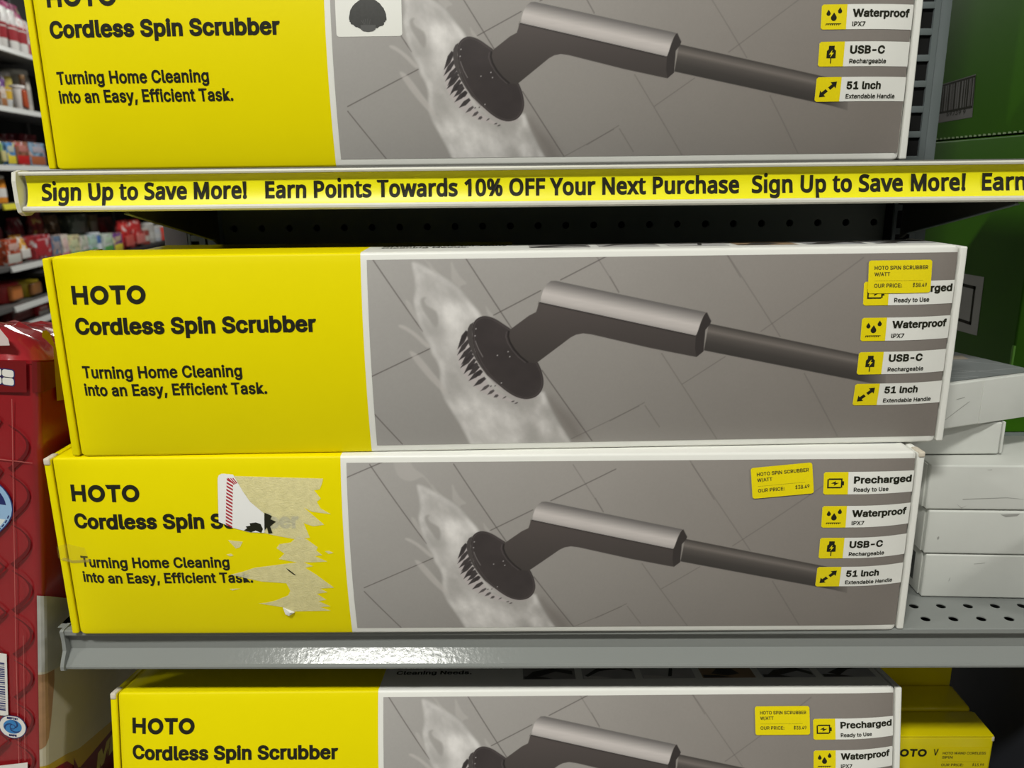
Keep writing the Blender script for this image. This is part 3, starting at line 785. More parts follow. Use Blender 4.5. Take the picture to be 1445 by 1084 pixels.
def perforated(mb, x0, nx, px, y0, ny, py, z, r, m, axis='z', depth=.0015):
    """plate strip pierced by a regular grid of round holes"""
    n = 16
    for i in range(nx):
        for j in range(ny):
            cx, cy = x0 + i * px, y0 + j * py
            vs = []
            for k in range(n):
                a = 2 * math.pi * k / n + math.pi / n
                c, s_ = math.cos(a), math.sin(a)
                q = max(abs(c), abs(s_))
                vs.append((cx + c / q * px / 2, cy + s_ / q * py / 2, 0)); vs.append((cx + c * r, cy + s_ * r, 0)); vs.append((cx + c * r, cy + s_ * r, -depth))
            # snap the square ring corners
            for k in range(n):
                x, y, _ = vs[3 * k]
            fs = []
            for k in range(n):
                k2 = (k + 1) % n
                fs.append((3 * k, 3 * k2, 3 * k2 + 1, 3 * k + 1)); fs.append((3 * k + 1, 3 * k2 + 1, 3 * k2 + 2, 3 * k + 2))
            # corner fill triangles
            ex = []
            for sx, sy in ((1, 1), (-1, 1), (-1, -1), (1, -1)):
                kk = [k for k in range(n) if vs[3 * k][0] * 1 and (vs[3 * k][0] - cx) * sx > 0 and (vs[3 * k][1] - cy) * sy > 0]
                kk.sort(key=lambda k: -(abs(vs[3 * k][0] - cx) / px + abs(vs[3 * k][1] - cy) / py))
                a, b = kk[0], kk[1]
                vs.append((cx + sx * px / 2, cy + sy * py / 2, 0)); fs.append((3 * a, 3 * b, len(vs) - 1))
            if axis == 'z': vs = [(x, y, z + d) for x, y, d in vs]
            else: vs = [(x, z - d, y) for x, y, d in vs]      # plate facing -Y
            mb.add(vs, fs, m)

SX0, SX1 = -.335, .402
BACK = .735

def shelf_channel(parent, yf, zt, with_strip):
    """price channel along the front edge: top bead, recessed plate, lower bead"""
    m = CREAM if with_strip else GREY
    mb = MB()
    if with_strip:
        prof = [(yf, zt - .0012), (yf + .0006, zt - .0002), (yf + .004, zt), (yf + .014, zt), (yf + .014, zt - .0245), (yf + .006, zt - .0262), (yf, zt - .0262), (yf - .0012, zt - .0250), (yf - .0012, zt - .0236), (yf - .0004, zt - .0224), (yf + .0018, zt - .0226), (yf + .0058, zt - .0190), (yf + .0070, zt - .0125), (yf + .0066, zt - .0060), (yf + .0052, zt - .0024), (yf + .0004, zt - .0024)]
    else:
        prof = [(.520, zt), (.5155, zt), (.5147, zt - .0006), (.5146, zt - .0036), (.5160, zt - .0050), (.5195, zt - .0058), (.5193, zt - .0172), (.5112, zt - .0252), (.5104, zt - .0256), (.5096, zt - .0268), (.5098, zt - .0284), (.5112, zt - .0292), (.5135, zt - .0286), (.5225, zt - .0195), (.5235, zt - .003)]
    mb.prism(prof, SX0 - (0 if with_strip else .003), SX1, m)
    mb.build('price_channel', parent)
    return prof

# ---- upper shelf
sh1 = thing('gondola_shelf', 'upper metal shelf carrying the topmost scrubber box behind a yellow strip', 'shelf', (0, 0, 0))
mb = MB()
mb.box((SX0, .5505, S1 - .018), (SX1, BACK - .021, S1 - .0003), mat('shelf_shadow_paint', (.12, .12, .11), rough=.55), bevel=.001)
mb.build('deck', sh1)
YF1, ZT1 = .5374, 1.2571
shelf_channel(sh1, YF1, ZT1, True)
mb = MB()
# left end cap of the channel: rounded plate
cpz = [(YF1 - .002, ZT1 - .0005), (YF1 - .0035, ZT1 - .006), (YF1 - .0035, ZT1 - .020), (YF1 - .002, ZT1 - .0262), (YF1 + .002, ZT1 - .0285), (YF1 + .008, ZT1 - .0285), (YF1 + .0145, ZT1 - .0255), (YF1 + .0145, ZT1 + .0006), (YF1 + .004, ZT1 + .0010)]
mb.prism(cpz, SX0 + .0005, SX0 + .0033, CREAM)
mb.build('end_cap', sh1)
for xb in (-.27, .33):
    mb = MB()
    mb.prism([(.552, 1.2310), (BACK - .022, 1.2340), (BACK - .022, 1.1945), (.70, 1.2005), (.552, 1.2290)], xb - .0012, xb + .0012, mat('bracket_paint', (.06, .058, .045), rough=.6))
    mb.prism([(.5515, 1.2291), (.70, 1.2003), (.70, 1.1996), (.5515, 1.2284)], xb - .0018, xb + .0018, GREYD)
    mb.build('bracket', sh1)

# ---- yellow printed strip curved into the channel
strip = thing('promotional_strip', 'yellow paper strip with black sign-up lettering in the upper shelf edge', 'sign', (0, 0, 0))
SY = mat('strip_paper', (.86, .80, .004), rough=.38, spec=.4, noise=.02, nscale=30)
def bow(t):           # t 0..1 bottom to top: (y, z)
    z = ZT1 - .0224 + t * .0198
    t = min(max(t, 0), 1); y = YF1 + .0010 + .0030 * t + .0022 * math.sin(math.pi * t) ** .8
    return y, z
mb = MB(); N = 14
xs0, xs1 = SX0 + .0055, SX1 - .002
vs = []
for k in range(N + 1):
    y, z = bow(k / N); vs += [(xs0, y - .0003, z), (xs1, y - .0003, z)]
mb.add(vs, [(2 * k, 2 * k + 1, 2 * k + 3, 2 * k + 2) for k in range(N)], SY, True)
mb.build('strip_paper', strip, fix=False)
def on_strip(u, v, off):
    t = (v / 1000 - (ZT1 - .0224)) / .0198
    y, z = bow(t)
    return (u / 1000, y - .0003 - off / 1000, v / 1000)
t = Sheet(on_strip)
zb = 1238.1
for body, a, b in (('Sign Up to Save More!', -320.0, -183.0), ('Earn Points Towards 10% OFF Your Next Purchase', -170.6, 141.6), ('Sign Up to Save More!', 149.8, 288.6), ('Earn Points', 299.0, 374.0)):
    t.text(body, a, b, zb, 11.2, INK, which='humanist', w=.036, off=.12, space=1.05)
t.build('strip_lettering', strip)

# ---- lower shelf
sh2 = thing('gondola_shelf', 'lower grey metal shelf with round holes under the torn-label box', 'shelf', (0, 0, 0))
mb = MB()
yf2 = .514
px, py, r = .0203, .0180, .0034
xh = .2935 - 31 * px
perforated(mb, xh, 36, px, .5292, 2, py, S2 - .0002, r, GREY, depth=.0007)
ya, yb = .5292 - py / 2, .5292 + 1.5 * py
mb.box((SX0, yf2 + .012, S2 - .02), (xh - px / 2, yb, S2 - .0002), GREY)
mb.box((xh + 35.5 * px, yf2 + .012, S2 - .02), (SX1, yb, S2 - .0002), GREY)
mb.box((SX0, yb, S2 - .018), (SX1, BACK - .021, S2 - .0002), GREY)
mb.add([(SX0, yf2 + .0028, S2 - .0002), (SX1, yf2 + .0028, S2 - .0002), (SX1, ya, S2 - .0002), (SX0, ya, S2 - .0002)], [(0, 1, 2, 3)], GREY)
mb.add([(SX0, ya, S2 - .009), (SX1, ya, S2 - .009), (SX1, yb, S2 - .009), (SX0, yb, S2 - .009)], [(0, 1, 2, 3)], HOLE)
mb.build('deck', sh2, fix=False)
shelf_channel(sh2, yf2, S2 + .0005, False)
mb = MB()
z = S2 + .0012
capp = [(.5150, z), (.5135, z - .0010), (.5140, z - .009), (.5135, z - .0165), (.5095, z - .0225), (.5075, z - .0262), (.5075, z - .0290), (.5095, z - .0305), (.5145, z - .0300), (.5245, z - .021), (.5245, z)]
mb.prism(capp, SX0 - .0055, SX0 - .0028, GREY)
mb.build('end_cap', sh2)
for xb in (-.27, .33):
    mb = MB()
    mb.prism([(.552, S2 - .0185), (BACK - .022, S2 - .0185), (BACK - .022, S2 - .058), (.70, S2 - .052), (.552, S2 - .022)], xb - .0012, xb + .0012, mat('bracket_paint', (.1, .1, .09)))
    mb.build('bracket', sh2)

hid = thing('yellow_carton', 'plain yellow carton in the shade behind the middle scrubber box', 'box', (-.315, .612, S2), (0, 0, 0))
mb = MB(); mb.box((0, 0, 0), (.305, .095, 1.1955 - S2), YEL, bevel=.0015); mb.build('carton', hid)
# ---- bottom shelf (below the picture) with a raised front lip
S3 = .7413 - .0134
sh3 = thing('gondola_shelf', 'lowest grey shelf carrying the tilted scrubber box and yellow cartons', 'shelf', (0, 0, 0))
mb = MB()
mb.box((SX0, .495, S3 - .02), (SX1, BACK - .021, S3 - .0002), GREY, bevel=.001)
mb.build('deck', sh3)
mb = MB()
mb.box((SX0, .4855, S3 - .025), (SX1, .4942, S3 + .0132), GREY, bevel=.0012); mb.box((SX0, .4940, S3 + .010), (SX1, .5022, S3 + .0132), GREY)
tag(mb.build('shelf_rail'), 'grey raised front rail of the lowest shelf, below the photo', 'rail')

# ---- frame: pierced back panel and slotted uprights
fr = thing('slotted_shelving', 'dark pierced back panel with slotted grey uprights behind the boxes', 'shelving')
mb = MB()
pz = .0254; pxx = .02514
rows = 5
z0 = 1.2072 - 2 * pz
perforated(mb, -.2633, 24, pxx, z0, rows, pz, BACK, .0032, DARKP, axis='y', depth=.004)
xa, xb_ = -.2633 - pxx / 2, -.2633 + 23.5 * pxx
za, zb_ = z0 - pz / 2, z0 + (rows - .5) * pz
for lo, hi in (((-.30, za), (xa, zb_)), ((xb_, za), (.3235, zb_)), ((-.30, zb_), (.3235, 1.62)), ((-.30, .02), (.3235, za))):
    mb.add([(lo[0], BACK, lo[1]), (hi[0], BACK, lo[1]), (hi[0], BACK, hi[1]), (lo[0], BACK, hi[1])], [(0, 1, 2, 3)], DARKP)
mb.add([(-.30, BACK + .012, .02), (.3235, BACK + .012, .02), (.3235, BACK + .012, 1.62), (-.30, BACK + .012, 1.62)], [(0, 1, 2, 3)], HOLE)
mb.build('back_panel', fr, fix=False)
def upright(x0, xa, xb, x1):
    """slotted face from x0 to xa (slots to xb from the left stile), plain face from xa to x1"""
    mb = MB(); y0 = .7165; pitch = .0203
    mb.box((xa, y0 + .001, .0), (x1, y0 + .030, 1.62), GREYD, bevel=.0012)
    mb.box((x0, y0 + .0028, .0), (xa, y0 + .030, 1.62), HOLE)
    mb.box((x0, y0, 0), (x0 + .0025, y0 + .0026, 1.62), GREYD); mb.box((xb, y0, 0), (xa - .0006, y0 + .0026, 1.62), GREYD)
    for k in range(30, int(1.62 / pitch)):
        mb.box((x0 + .0024, y0 + .0002, k * pitch), (xb + .0002, y0 + .002, k * pitch + .0052), GREYD, bevel=.0004)
    mb.build('upright', fr)
upright(.3240, .3445, .3390, .3535)
upright(-.2990, -.2830, -.2890, -.2735)
mb = MB()
mb.box((-.3245, .7265, .0), (-.3035, .75, 1.62), mat('post_paint', (.22, .23, .24), rough=.5), bevel=.001)
mb.build('rear_post', fr)

# ------------------------------------------------------------------ white cartons at the right
WC = mat('plain_white_card', (.60, .61, .575), rough=.5, spec=.35, noise=.07, nscale=22, bump=.15, bscale=90)
WCD = mat('scuff_grey', (.32, .32, .30), rough=.7)
def white_carton(label, loc, rz, w, d, h, group='white cartons on the lower shelf', marks=(), seam=None, liner=False):
    root = thing('white_carton', label, 'box', loc, (0, 0, rz), group)
    mb = MB()
    mb.box((0, 0, .0004), (w, d, h - .0004), WC, bevel=.0014, seg=3)
    mb.build('carton', root)
    mb = MB()
    mb.box((-.0012, .004, .001), (.0, d - .002, h - .001), WC, bevel=.0005)
    mb.build('end_flap', root)
    f = lambda u, v, off: (u / 1000, -off / 1000, v / 1000)
    if marks:
        s = Sheet(f)
        for p in marks: s.poly(p, WCD, .12)
        s.build('scuff_mark', root)
    if seam:
        mb = MB(); mb.box((seam, -.0006, .001), (w, .0004, h - .001), WC, bevel=.0003); mb.build('tuck_panel', root)
    return root
rz = -.047
c1 = white_carton('bottom white carton of the stack at the right, standing on the pierced shelf', (.3049, .5602, S2), rz, .115, .075, .0366, marks=[[(19, 14), (19.6, 17), (20, 17), (19.4, 14)], [(36, 29), (44, 30), (44, 29.6), (36, 28.6)]])
g = lambda u, v, off: (-.0013 - off / 1000, u / 1000, v / 1000)
s = Sheet(g)
s.rect(14, 8, 60, 31, mat('end_print_grey', (.10, .105, .10), rough=.5), .1)
for k in range(5): s.rect(18, 11 + k * 4, 52, 12.4 + k * 4, mat('end_print_pale', (.3, .3, .3), rough=.5), .2)
s.build('end_print', c1, 'dark printed panel on the left end')
white_carton('second white carton from the bottom with one small dark speck', (.3026, .5598, S2 + .0368), rz, .115, .072, .0358, marks=[[(8.2, 13.5), (9.5, 14.8), (9.9, 13.2), (9.2, 11.6), (8.5, 12.2)], [(52, 33), (66, 34), (64, 32), (56, 31)]])
white_carton('third white carton with creased scratched front, under the shaded short carton', (.2998, .5600, S2 + .0728), rz + .01, .115, .072, .0358, marks=[[(26, 9), (58, 10.5), (72, 9), (58, 10), (26, 8.4)], [(22, 5), (26, 2), (30, 4), (26, 1.4)], [(40, 32), (44, 32.5), (44, 32)]])
c4 = white_carton('short shaded white carton fourth in the stack, with an open right edge', (.276, .5806, S2 + .1088), .0, .0845, .072, .0262)
mb = MB(); mb.box((.0850, -.0004, .0012), (.0868, .070, .0262), WC, bevel=.0006); mb.build('side_flap', c4)
rt = math.radians(21)
c5 = white_carton('topmost white carton with a grey tile picture on its lid, turned askew', (.2935, .5560, S2 + .1352), rt, .108, .098, .0352, seam=.047, marks=[[(6, 4), (34, 19), (36, 19.5), (8, 4.6)], [(22, 22.5), (30, 23.3), (30, 22.8), (22, 22)]])
lidf = lambda u, v, off: (u / 1000, v / 1000, .0352 + off / 1000)
s = Sheet(lidf)
s.rect(2, 3.5, 105, 95, mat('tile_picture_grey', (.22, .235, .24), rough=.3, noise=.2, nscale=40), .1)
ML = mat('tile_picture_line', (.46, .48, .48), rough=.3)
for a, b in (((5, 40), (48, 6)), ((30, 50), (78, 4)), ((4, 22), (40, 8)), ((40, 22), (104, 14)), ((10, 62), (60, 30)), ((72, 60), (104, 22))): s.line(a, b, .9, ML, .2)
s.poly([(20, 52), (64, 44), (70, 52), (30, 64)], mat('tile_picture_dark', (.02, .02, .02), rough=.3), .24)
s.poly([(30, 70), (92, 52), (98, 64), (44, 84)], mat('tile_picture_tan', (.42, .36, .28), rough=.3), .24)
s.build('lid_picture', c5, 'grey tile picture on the lid')

# ------------------------------------------------------------------ yellow wand cartons, lower right
WX0, WX1 = .2925, .3842
GY = mat('glossy_yellow_card', (.80, .665, .003), rough=.22, spec=.5, bump=.03, bscale=200)
def wand_carton(label, y, h, d, zt_round):
    root = thing('wand_carton', label, 'box', (WX0, y, S3), (0, 0, 0), 'yellow wand cartons')
    w = WX1 - WX0
    mb = MB(); mb.box((0, 0, 0), (w, d, h), GY, bevel=zt_round, seg=4); mb.build('carton', root)
    return root
w1 = wand_carton('front yellow wand carton with a price sticker, right of the tilted scrubber box', .568, .0722, .0332, .0022)
mb = MB(); mb.box((0, -.0003, .0718), (WX1 - WX0 - .0005, .030, .0734), GY, bevel=.0008); mb.build('lid_flap', w1)
mb = MB(); mb.box((WX1 - WX0 - .0018, -.0004, .0680), (WX1 - WX0 + .0001, .003, .0722), BARE, bevel=.0006); mb.build('worn_corner', w1)
w2 = wand_carton('middle yellow wand carton with two bright reflections on its rounded top', .6030, .0736, .0335, .0040)
w3 = wand_carton('tall yellow carton at the back, plain face above the other two', .6385, .1250, .040, .0012)
fw_ = lambda u, v, off: (u / 1000, -off / 1000, v / 1000)
s = Sheet(fw_)
brand(s, 8.4, 53.1, .62, INK, .2)
s.text('WAND', 43.6, 66.0, 54.3, 6.3, INK, w=.012, off=.2)
s.build('brand_lettering', w1)
price_sticker(w1, (68.2, 51.0), 42.0, 21.0, 0.0, name='HOTO WAND CORDLESS', second='SPIN', price='$13.99', fn=fw_, base=.4)

# ------------------------------------------------------------------ green cartons on a dark plinth at the far right
GREEN = mat('green_card', (.034, .125, .001), rough=.42, spec=.22, noise=.1, nscale=6, bump=.06, bscale=120)
GEDGE = mat('green_edge_lit', (.12, .32, .03), rough=.5)
NAVY = mat('plinth_navy', (.022, .024, .032), rough=.6, noise=.2, nscale=30)
LABG = mat('label_grey_white', (.42, .42, .40), rough=.5)
k = .43 / .42
gz = lambda z: CAM_Z + (z - CAM_Z) * k
TBL = 1.022
pl = thing('display_plinth', 'dark navy plinth with a white edge under the green cartons', 'plinth')
mb = MB(); mb.box((.421, .50, 0), (1.1, 1.3, TBL - .006), NAVY, bevel=.002); mb.build('body', pl)
mb = MB(); mb.box((.418, .498, TBL - .006), (1.1, 1.3, TBL), mat('plinth_top', (.17, .19, .19), rough=.4), bevel=.001); mb.build('top', pl)
mb = MB(); mb.box((.4165, .497, TBL - .0052), (.4182, 1.3, TBL - .0008), mat('edge_white', (.8, .8, .8), rough=.4), bevel=.0004); mb.build('edge_trim', pl)
seam_z = gz(1.2815)
yn = .692
def green_carton(label, z0, z1, y0=None):
    root = thing('green_carton', label, 'box', (.43, y0 or yn, z0), (0, 0, 0), 'green cartons')
    mb = MB(); mb.box((0, 0, 0), (.40, .42, z1 - z0 - .0012), GREEN, bevel=.002, seg=3); mb.build('carton', root)
    return root
ga = green_carton('lower green carton with a framed white label, standing on the plinth', TBL, seam_z)
gb = green_carton('upper green carton with a dark barcode label, stacked above the seam', seam_z, 1.66, .60)
def ong(root):
    y0, z0 = root.location[1], root.location[2]
    return lambda u, v, off: (-off / 1000, u - y0, v - z0)
def qy(y): return y * k
s = Sheet(ong(gb))
s.poly([(qy(.868), gz(1.3345)), (qy(.793), gz(1.3375)), (qy(.790), gz(1.2995)), (qy(.864), gz(1.2980))], mat('barcode_label', (.13, .125, .12), rough=.5), .3)
s.build('barcode_label', gb, 'dark grey barcode label')
lb = [c for c in gb.children if c.name.startswith('barcode_label')][0]
t = Sheet(ong(gb))
rng = np.random.RandomState(2)
y = .866
while y > .797:
    w = rng.choice([.0008, .0014, .0022, .003]); top = 1.333 + (.868 - y) * .04
    t.poly([(qy(y), gz(top - .001)), (qy(y - w), gz(top - .001)), (qy(y - w - .0015), gz(1.3075)), (qy(y - .0015), gz(1.3075))], INK, .4); y -= w + rng.choice([.0012, .002, .003])
t.poly([(qy(.867), gz(1.3340)), (qy(.794), gz(1.3368)), (qy(.794), gz(1.3350)), (qy(.867), gz(1.3322))], INK, .42)
t.poly([(qy(.864), gz(1.3085)), (qy(.7925), gz(1.3100)), (qy(.7925), gz(1.3080)), (qy(.864), gz(1.3065))], INK, .42)
t.poly([(qy(.7945), gz(1.3365)), (qy(.7930), gz(1.3365)), (qy(.7915), gz(1.3080)), (qy(.7930), gz(1.3080))], INK, .42)
t.build('barcode', lb)
fl2 = ong(gb)
t = Sheet(lambda u, v, off: fl2(-u / 1000, v / 1000, off))
t.text('59739 9', -qy(.838) * 1000, -qy(.803) * 1000, gz(1.3035) * 1000, 4.0, INK, w=.01, off=.45)
t.build('label_digits', lb)
s = Sheet(ong(gb))
# ragged pale lower edge of the upper carton
for i in range(22):
    ya = qy(.70 + i * .0078)
    s.poly([(ya, seam_z + .0003), (ya + .0055, seam_z + .0003), (ya + .005, seam_z + .0020), (ya + .0008, seam_z + .0016)], mat('torn_edge', (.30, .42, .22), rough=.8), .4)
s.build('ragged_edge', gb)
s = Sheet(ong(ga))
s.poly([(qy(.790), gz(1.1555)), (qy(.735), gz(1.157)), (qy(.734), gz(1.103)), (qy(.790), gz(1.1005))], LABG, .3)
s.build('framed_label', ga, 'white label with a black square frame')
lb = [c for c in ga.children if c.name.startswith('framed_label')][0]
t = Sheet(ong(ga))
for a, b in (((.785, 1.147), (.746, 1.147)), ((.785, 1.1135), (.746, 1.1135))): t.poly([(qy(a[0]), gz(a[1])), (qy(b[0]), gz(b[1])), (qy(b[0]), gz(b[1] - .003)), (qy(a[0]), gz(a[1] - .003))], INK, .4)
t.poly([(qy(.750), gz(1.147)), (qy(.7465), gz(1.147)), (qy(.7455), gz(1.1105)), (qy(.749), gz(1.1105))], INK, .4)
t.build('label_frame', lb)
mb = MB(); mb.box((-.0012, -.0004, .035), (.0010, .0022, .08), GEDGE, bevel=.0006); mb.build('lit_corner', ga, )  # lighter green strip paints the light caught by the near vertical edge

# ------------------------------------------------------------------ red paper-roll pack at the left
TH = 0.14596
RP = mat('red_film', (.26, .010, .014), rough=.26, spec=.5, noise=.10, nscale=14, bump=.25, bscale=60, coat=.2)
RPD = mat('red_header', (.16, .006, .008), rough=.3, spec=.45)
CLEAR = mat('clear_film', (.62, .52, .50), rough=.12, spec=.7, bump=.5, bscale=60)
pack = thing('paper_roll_pack', 'large red film-wrapped pack with blue badge and barcode, leaning by the shelf end', 'pack', (-.3545, .52, .95), (0, TH, 0))
Wp, Dp, zb_, zt_ = .30, .19, -.235, .186
def pack_surface():
    """front and side wrap with quilted relief; a runs along the wrap, b up"""
    r = .006
    path = []
    na = 60
    for i in range(na + 1):
        a = -Wp + (Wp - r) * i / na; path.append((a, 0.0, 0, -1))
    for i in range(1, 9):
        t_ = math.pi / 2 * i / 8; path.append((-r + r * math.sin(t_), r - r * math.cos(t_), math.sin(t_), -math.cos(t_)))
    for i in range(1, 31):
        path.append((0, r + (Dp - r) * i / 30, 1, 0))
    path.append((-Wp, Dp, 0, 1)); path.append((-Wp, 0, -1, 0))
    nb = 80
    vs = []; run = 0; prev = None
    for (x, y, nx, ny) in path:
        if prev: run += math.hypot(x - prev[0], y - prev[1])
        prev = (x, y)
        for j in range(nb + 1):
            b = zb_ + (zt_ + .125 * x - .185 * y - zb_) * j / nb
            h = 0
            h += .0006 * math.sin(run * 60 + b * 35)
            vs.append((x + nx * h, y + ny * h, b))
    n = len(path); fs = []
    for i in range(n - 1):
        for j in range(nb):
            k = i * (nb + 1) + j
            fs.append((k, k + nb + 1, k + nb + 2, k + 1))
    return vs, fs, path
vs, fs, path = pack_surface()
mb = MB(); mb.add(vs, fs, RP, True)
mb.add([(p[0], p[1], zb_) for p in path], [tuple(range(len(path)))], RP)
mb.build('wrapper', pack)
# gathered film on top
mb = MB()
rng = np.random.RandomState(7)
G = 26; rowsv = []
for i in range(G + 1):
    for j in range(G + 1):
        x = -Wp + Wp * i / G; y = Dp * j / G
        e = min(i + 2, G - i, 3) / 3; e2 = min(j / 2.2, (G - j) / 4, 1)
        hgt = .0235 * e ** .6 * min(e2, 1) ** .7 - .185 * y + .125 * x
        hgt += .0035 * (math.sin(x * 140 + 2.1 * math.sin(y * 90)) * math.sin(y * 75 + x * 60)) * e2 * e
        hgt += .003 * (rng.rand() - .5) * e2 * e
        if i == G: hgt = -.185 * y - .001
        rowsv.append((x - (.004 if i == G else 0), y, zt_ + hgt - (.002 if j == 0 else 0)))
mb.add(rowsv, [(i * (G + 1) + j, (i + 1) * (G + 1) + j, (i + 1) * (G + 1) + j + 1, i * (G + 1) + j + 1) for i in range(G) for j in range(G)], mat('red_film_top', (.30, .016, .022), rough=.16, spec=.6, bump=.3, bscale=90, coat=.4), True)
mb.build('gathered_top', pack)
pf = lambda u, v, off: (u / 1000, -.0018 - off / 1000, v / 1000)
s = Sheet(pf)
s.poly([(-295, 127.0), (-7, 163.0), (-7, 185.0), (-295, 149.0)], RPD, .05)
s.build('header_band', pack, 'dark red band')
s = Sheet(pf)
QD = mat('quilt_ink', (.115, .005, .007), rough=.3)
def stroke(sh, pts, w0, w1, m, off):
    n = len(pts); L = []; R_ = []
    for i, p in enumerate(pts):
        a = pts[max(i - 1, 0)]; b = pts[min(i + 1, n - 1)]
        dx, dy = b[0] - a[0], b[1] - a[1]; q = math.hypot(dx, dy); w = (w0 + (w1 - w0) * i / (n - 1)) / 2
        L.append((p[0] - dy / q * w, p[1] + dx / q * w)); R_.append((p[0] + dy / q * w, p[1] - dx / q * w))
    for i in range(n - 1):
        sh.add([sh.fn(*c, off) for c in (L[i], L[i + 1], R_[i + 1], R_[i])], [(0, 1, 2, 3)], m)
for ci in range(13):
    for ri in range(11):
        u0 = -9 - ci * 20.5; v0 = 140 - ri * 37 - (0 if ci % 2 else 18)
        if u0 < -285 or v0 < -215: continue
        if ci % 2 == 0: pp = [(u0 - 11 + 13 * math.sin(math.pi * t_ ** .8), v0 + 16 - 33 * t_) for t_ in [k / 10 for k in range(11)]]
        else: pp = [(u0 - 6, v0 + 9), (u0 + 1, v0 + 3), (u0 + 4, v0), (u0 + 1, v0 - 4), (u0 - 8, v0 - 14)]
        pp = [q for q in pp if q[0] < -6.2]
        if len(pp) > 3: stroke(s, pp, .6, 3.2, QD, .06)
s.build('quilted_print', pack, 'darker quilted pattern on the red film')
s = Sheet(pf)
SEAM = mat('film_seam', (.42, .10, .09), rough=.25)  # pale red carries the highlight along the film folds
s.poly([(-17.4, 157), (-16.9, 157), (-18.3, -30), (-18.0, -140), (-18.5, -140), (-18.8, -30)], SEAM, .1)
s.poly([(-12.9, -25), (-12.6, -25), (-13.4, -135), (-13.8, -135)], SEAM, .1)
s.poly([(-40, 112), (-4, 112.4), (-4, 111.9), (-40, 111.3)], SEAM, .1)
s.build('film_seam', pack)
# side wrap printing: v up, u depth
def ps(u, v, off):
    r = 6.0; u = max(u, 0)
    L = math.pi / 2 * r
    if u < r:
        a = math.acos(max(0, 1 - u / r)); x = -r + r * math.sin(a); y = u
        n = (math.sin(a), -math.cos(a))
    else: x, y, n = 0.0, u, (1, 0)
    o = (1.0 + off) / 1000
    return (x / 1000 + n[0] * o, y / 1000 + n[1] * o, v / 1000)
def ribbon(sh, left, right, m, off):
    """strip on the wrapped side between two polylines given bottom to top at the same depths"""
    for (u0, a0, b0), (u1, a1, b1) in zip(left, left[1:]):
        sh.add([sh.fn(u0, a0, off), sh.fn(u1, a1, off), sh.fn(u1, b1, off), sh.fn(u0, b0, off)], [(0, 1, 2, 3)], m, True)
def prof_between(us, lo, hi):
    f = lambda u, P_: np.interp(u, [p[0] for p in P_], [p[1] for p in P_])
    return [(u, float(f(u, lo)), float(f(u, hi))) for u in us]
US = [0.5, 1.5, 3, 5, 7] + [10 + 4 * i for i in range(45)]
QUILT = mat('quilt_print', (.42, .42, .40), rough=.35, noise=.28, nscale=75)
FUR = mat('cream_print', (.55, .50, .38), rough=.35, noise=.12, nscale=35)
TAN = mat('tan_print', (.36, .20, .10), rough=.4, noise=.3, nscale=120)
YB = mat('mustard_print', (.50, .33, .01), rough=.35)
MAR = mat('maroon_print', (.15, .012, .012), rough=.35)
s = Sheet(ps)
ribbon(s, prof_between(US, [(0, -140), (30, -153), (48, -163), (102, -178), (190, -205)], [(0, -56), (20, -65), (60, -70), (190, -60)]), None, FUR, .05)
s.build('cream_panel', pack, 'cream printed panel on the right side')
s = Sheet(ps)
ribbon(s, prof_between(US, [(0, -56), (20, -65), (60, -70), (190, -60)], [(0, 8.7), (34, -13), (70, -20), (190, -30)]), None, QUILT, .08)
s.build('quilt_panel', pack, 'grey quilted-paper print on the right side')
s = Sheet(ps)
ribbon(s, prof_between(US, [(0, -146), (30, -160), (48, -183), (102, -188), (190, -215)], [(0, -140), (30, -153), (48, -163), (102, -178), (190, -205)]), None, YB, .1)
s.build('mustard_band', pack, 'mustard yellow printed band')
s = Sheet(ps)
ribbon(s, prof_between([4 + 4 * i for i in range(10)], [(0, 205), (16, 192), (20, 152), (30, 150)], [(0, 205), (10, 206), (30, 174), (40, 150)]), None, YB, .1)
s.build('mustard_corner', pack, 'mustard yellow printed corner')
s = Sheet(ps)
ribbon(s, prof_between([40 + 4 * i for i in range(37)], [(40, -235), (190, -235)], [(40, -165), (48, -183), (102, -188), (190, -215)]), None, MAR, .12)
s.build('maroon_panel', pack, 'maroon panel with yellow letters')
s = Sheet(ps)
for tx in ([(-60, 0)],): pass
tl = mat('letter_yellow', (.62, .52, .12), rough=.4)
s.text('MEGA', 76, 150, -212, 19, tl, w=.06, off=.4, slant=.15)
s.build('side_lettering', pack)
s = Sheet(ps)
ribbon(s, prof_between([.5, 1.5, 3, 5, 7, 9, 11, 13], [(0, -125), (4, -122), (8, -104), (13, -72)], [(0, -58), (13, -62)]), None, TAN, .3)
s.build('tan_patch', pack, 'tan brushed patch at the corner')
s = Sheet(ps)
ribbon(s, prof_between([.3, 1.5, 3, 5, 7, 10, 20, 40, 80, 180], [(0, 163), (180, 160)], [(0, 185), (10, 183), (80, 170), (81, 160.2), (180, 160.2)]), None, RPD, .05)
s.build('header_side', pack, 'dark red band on the side')
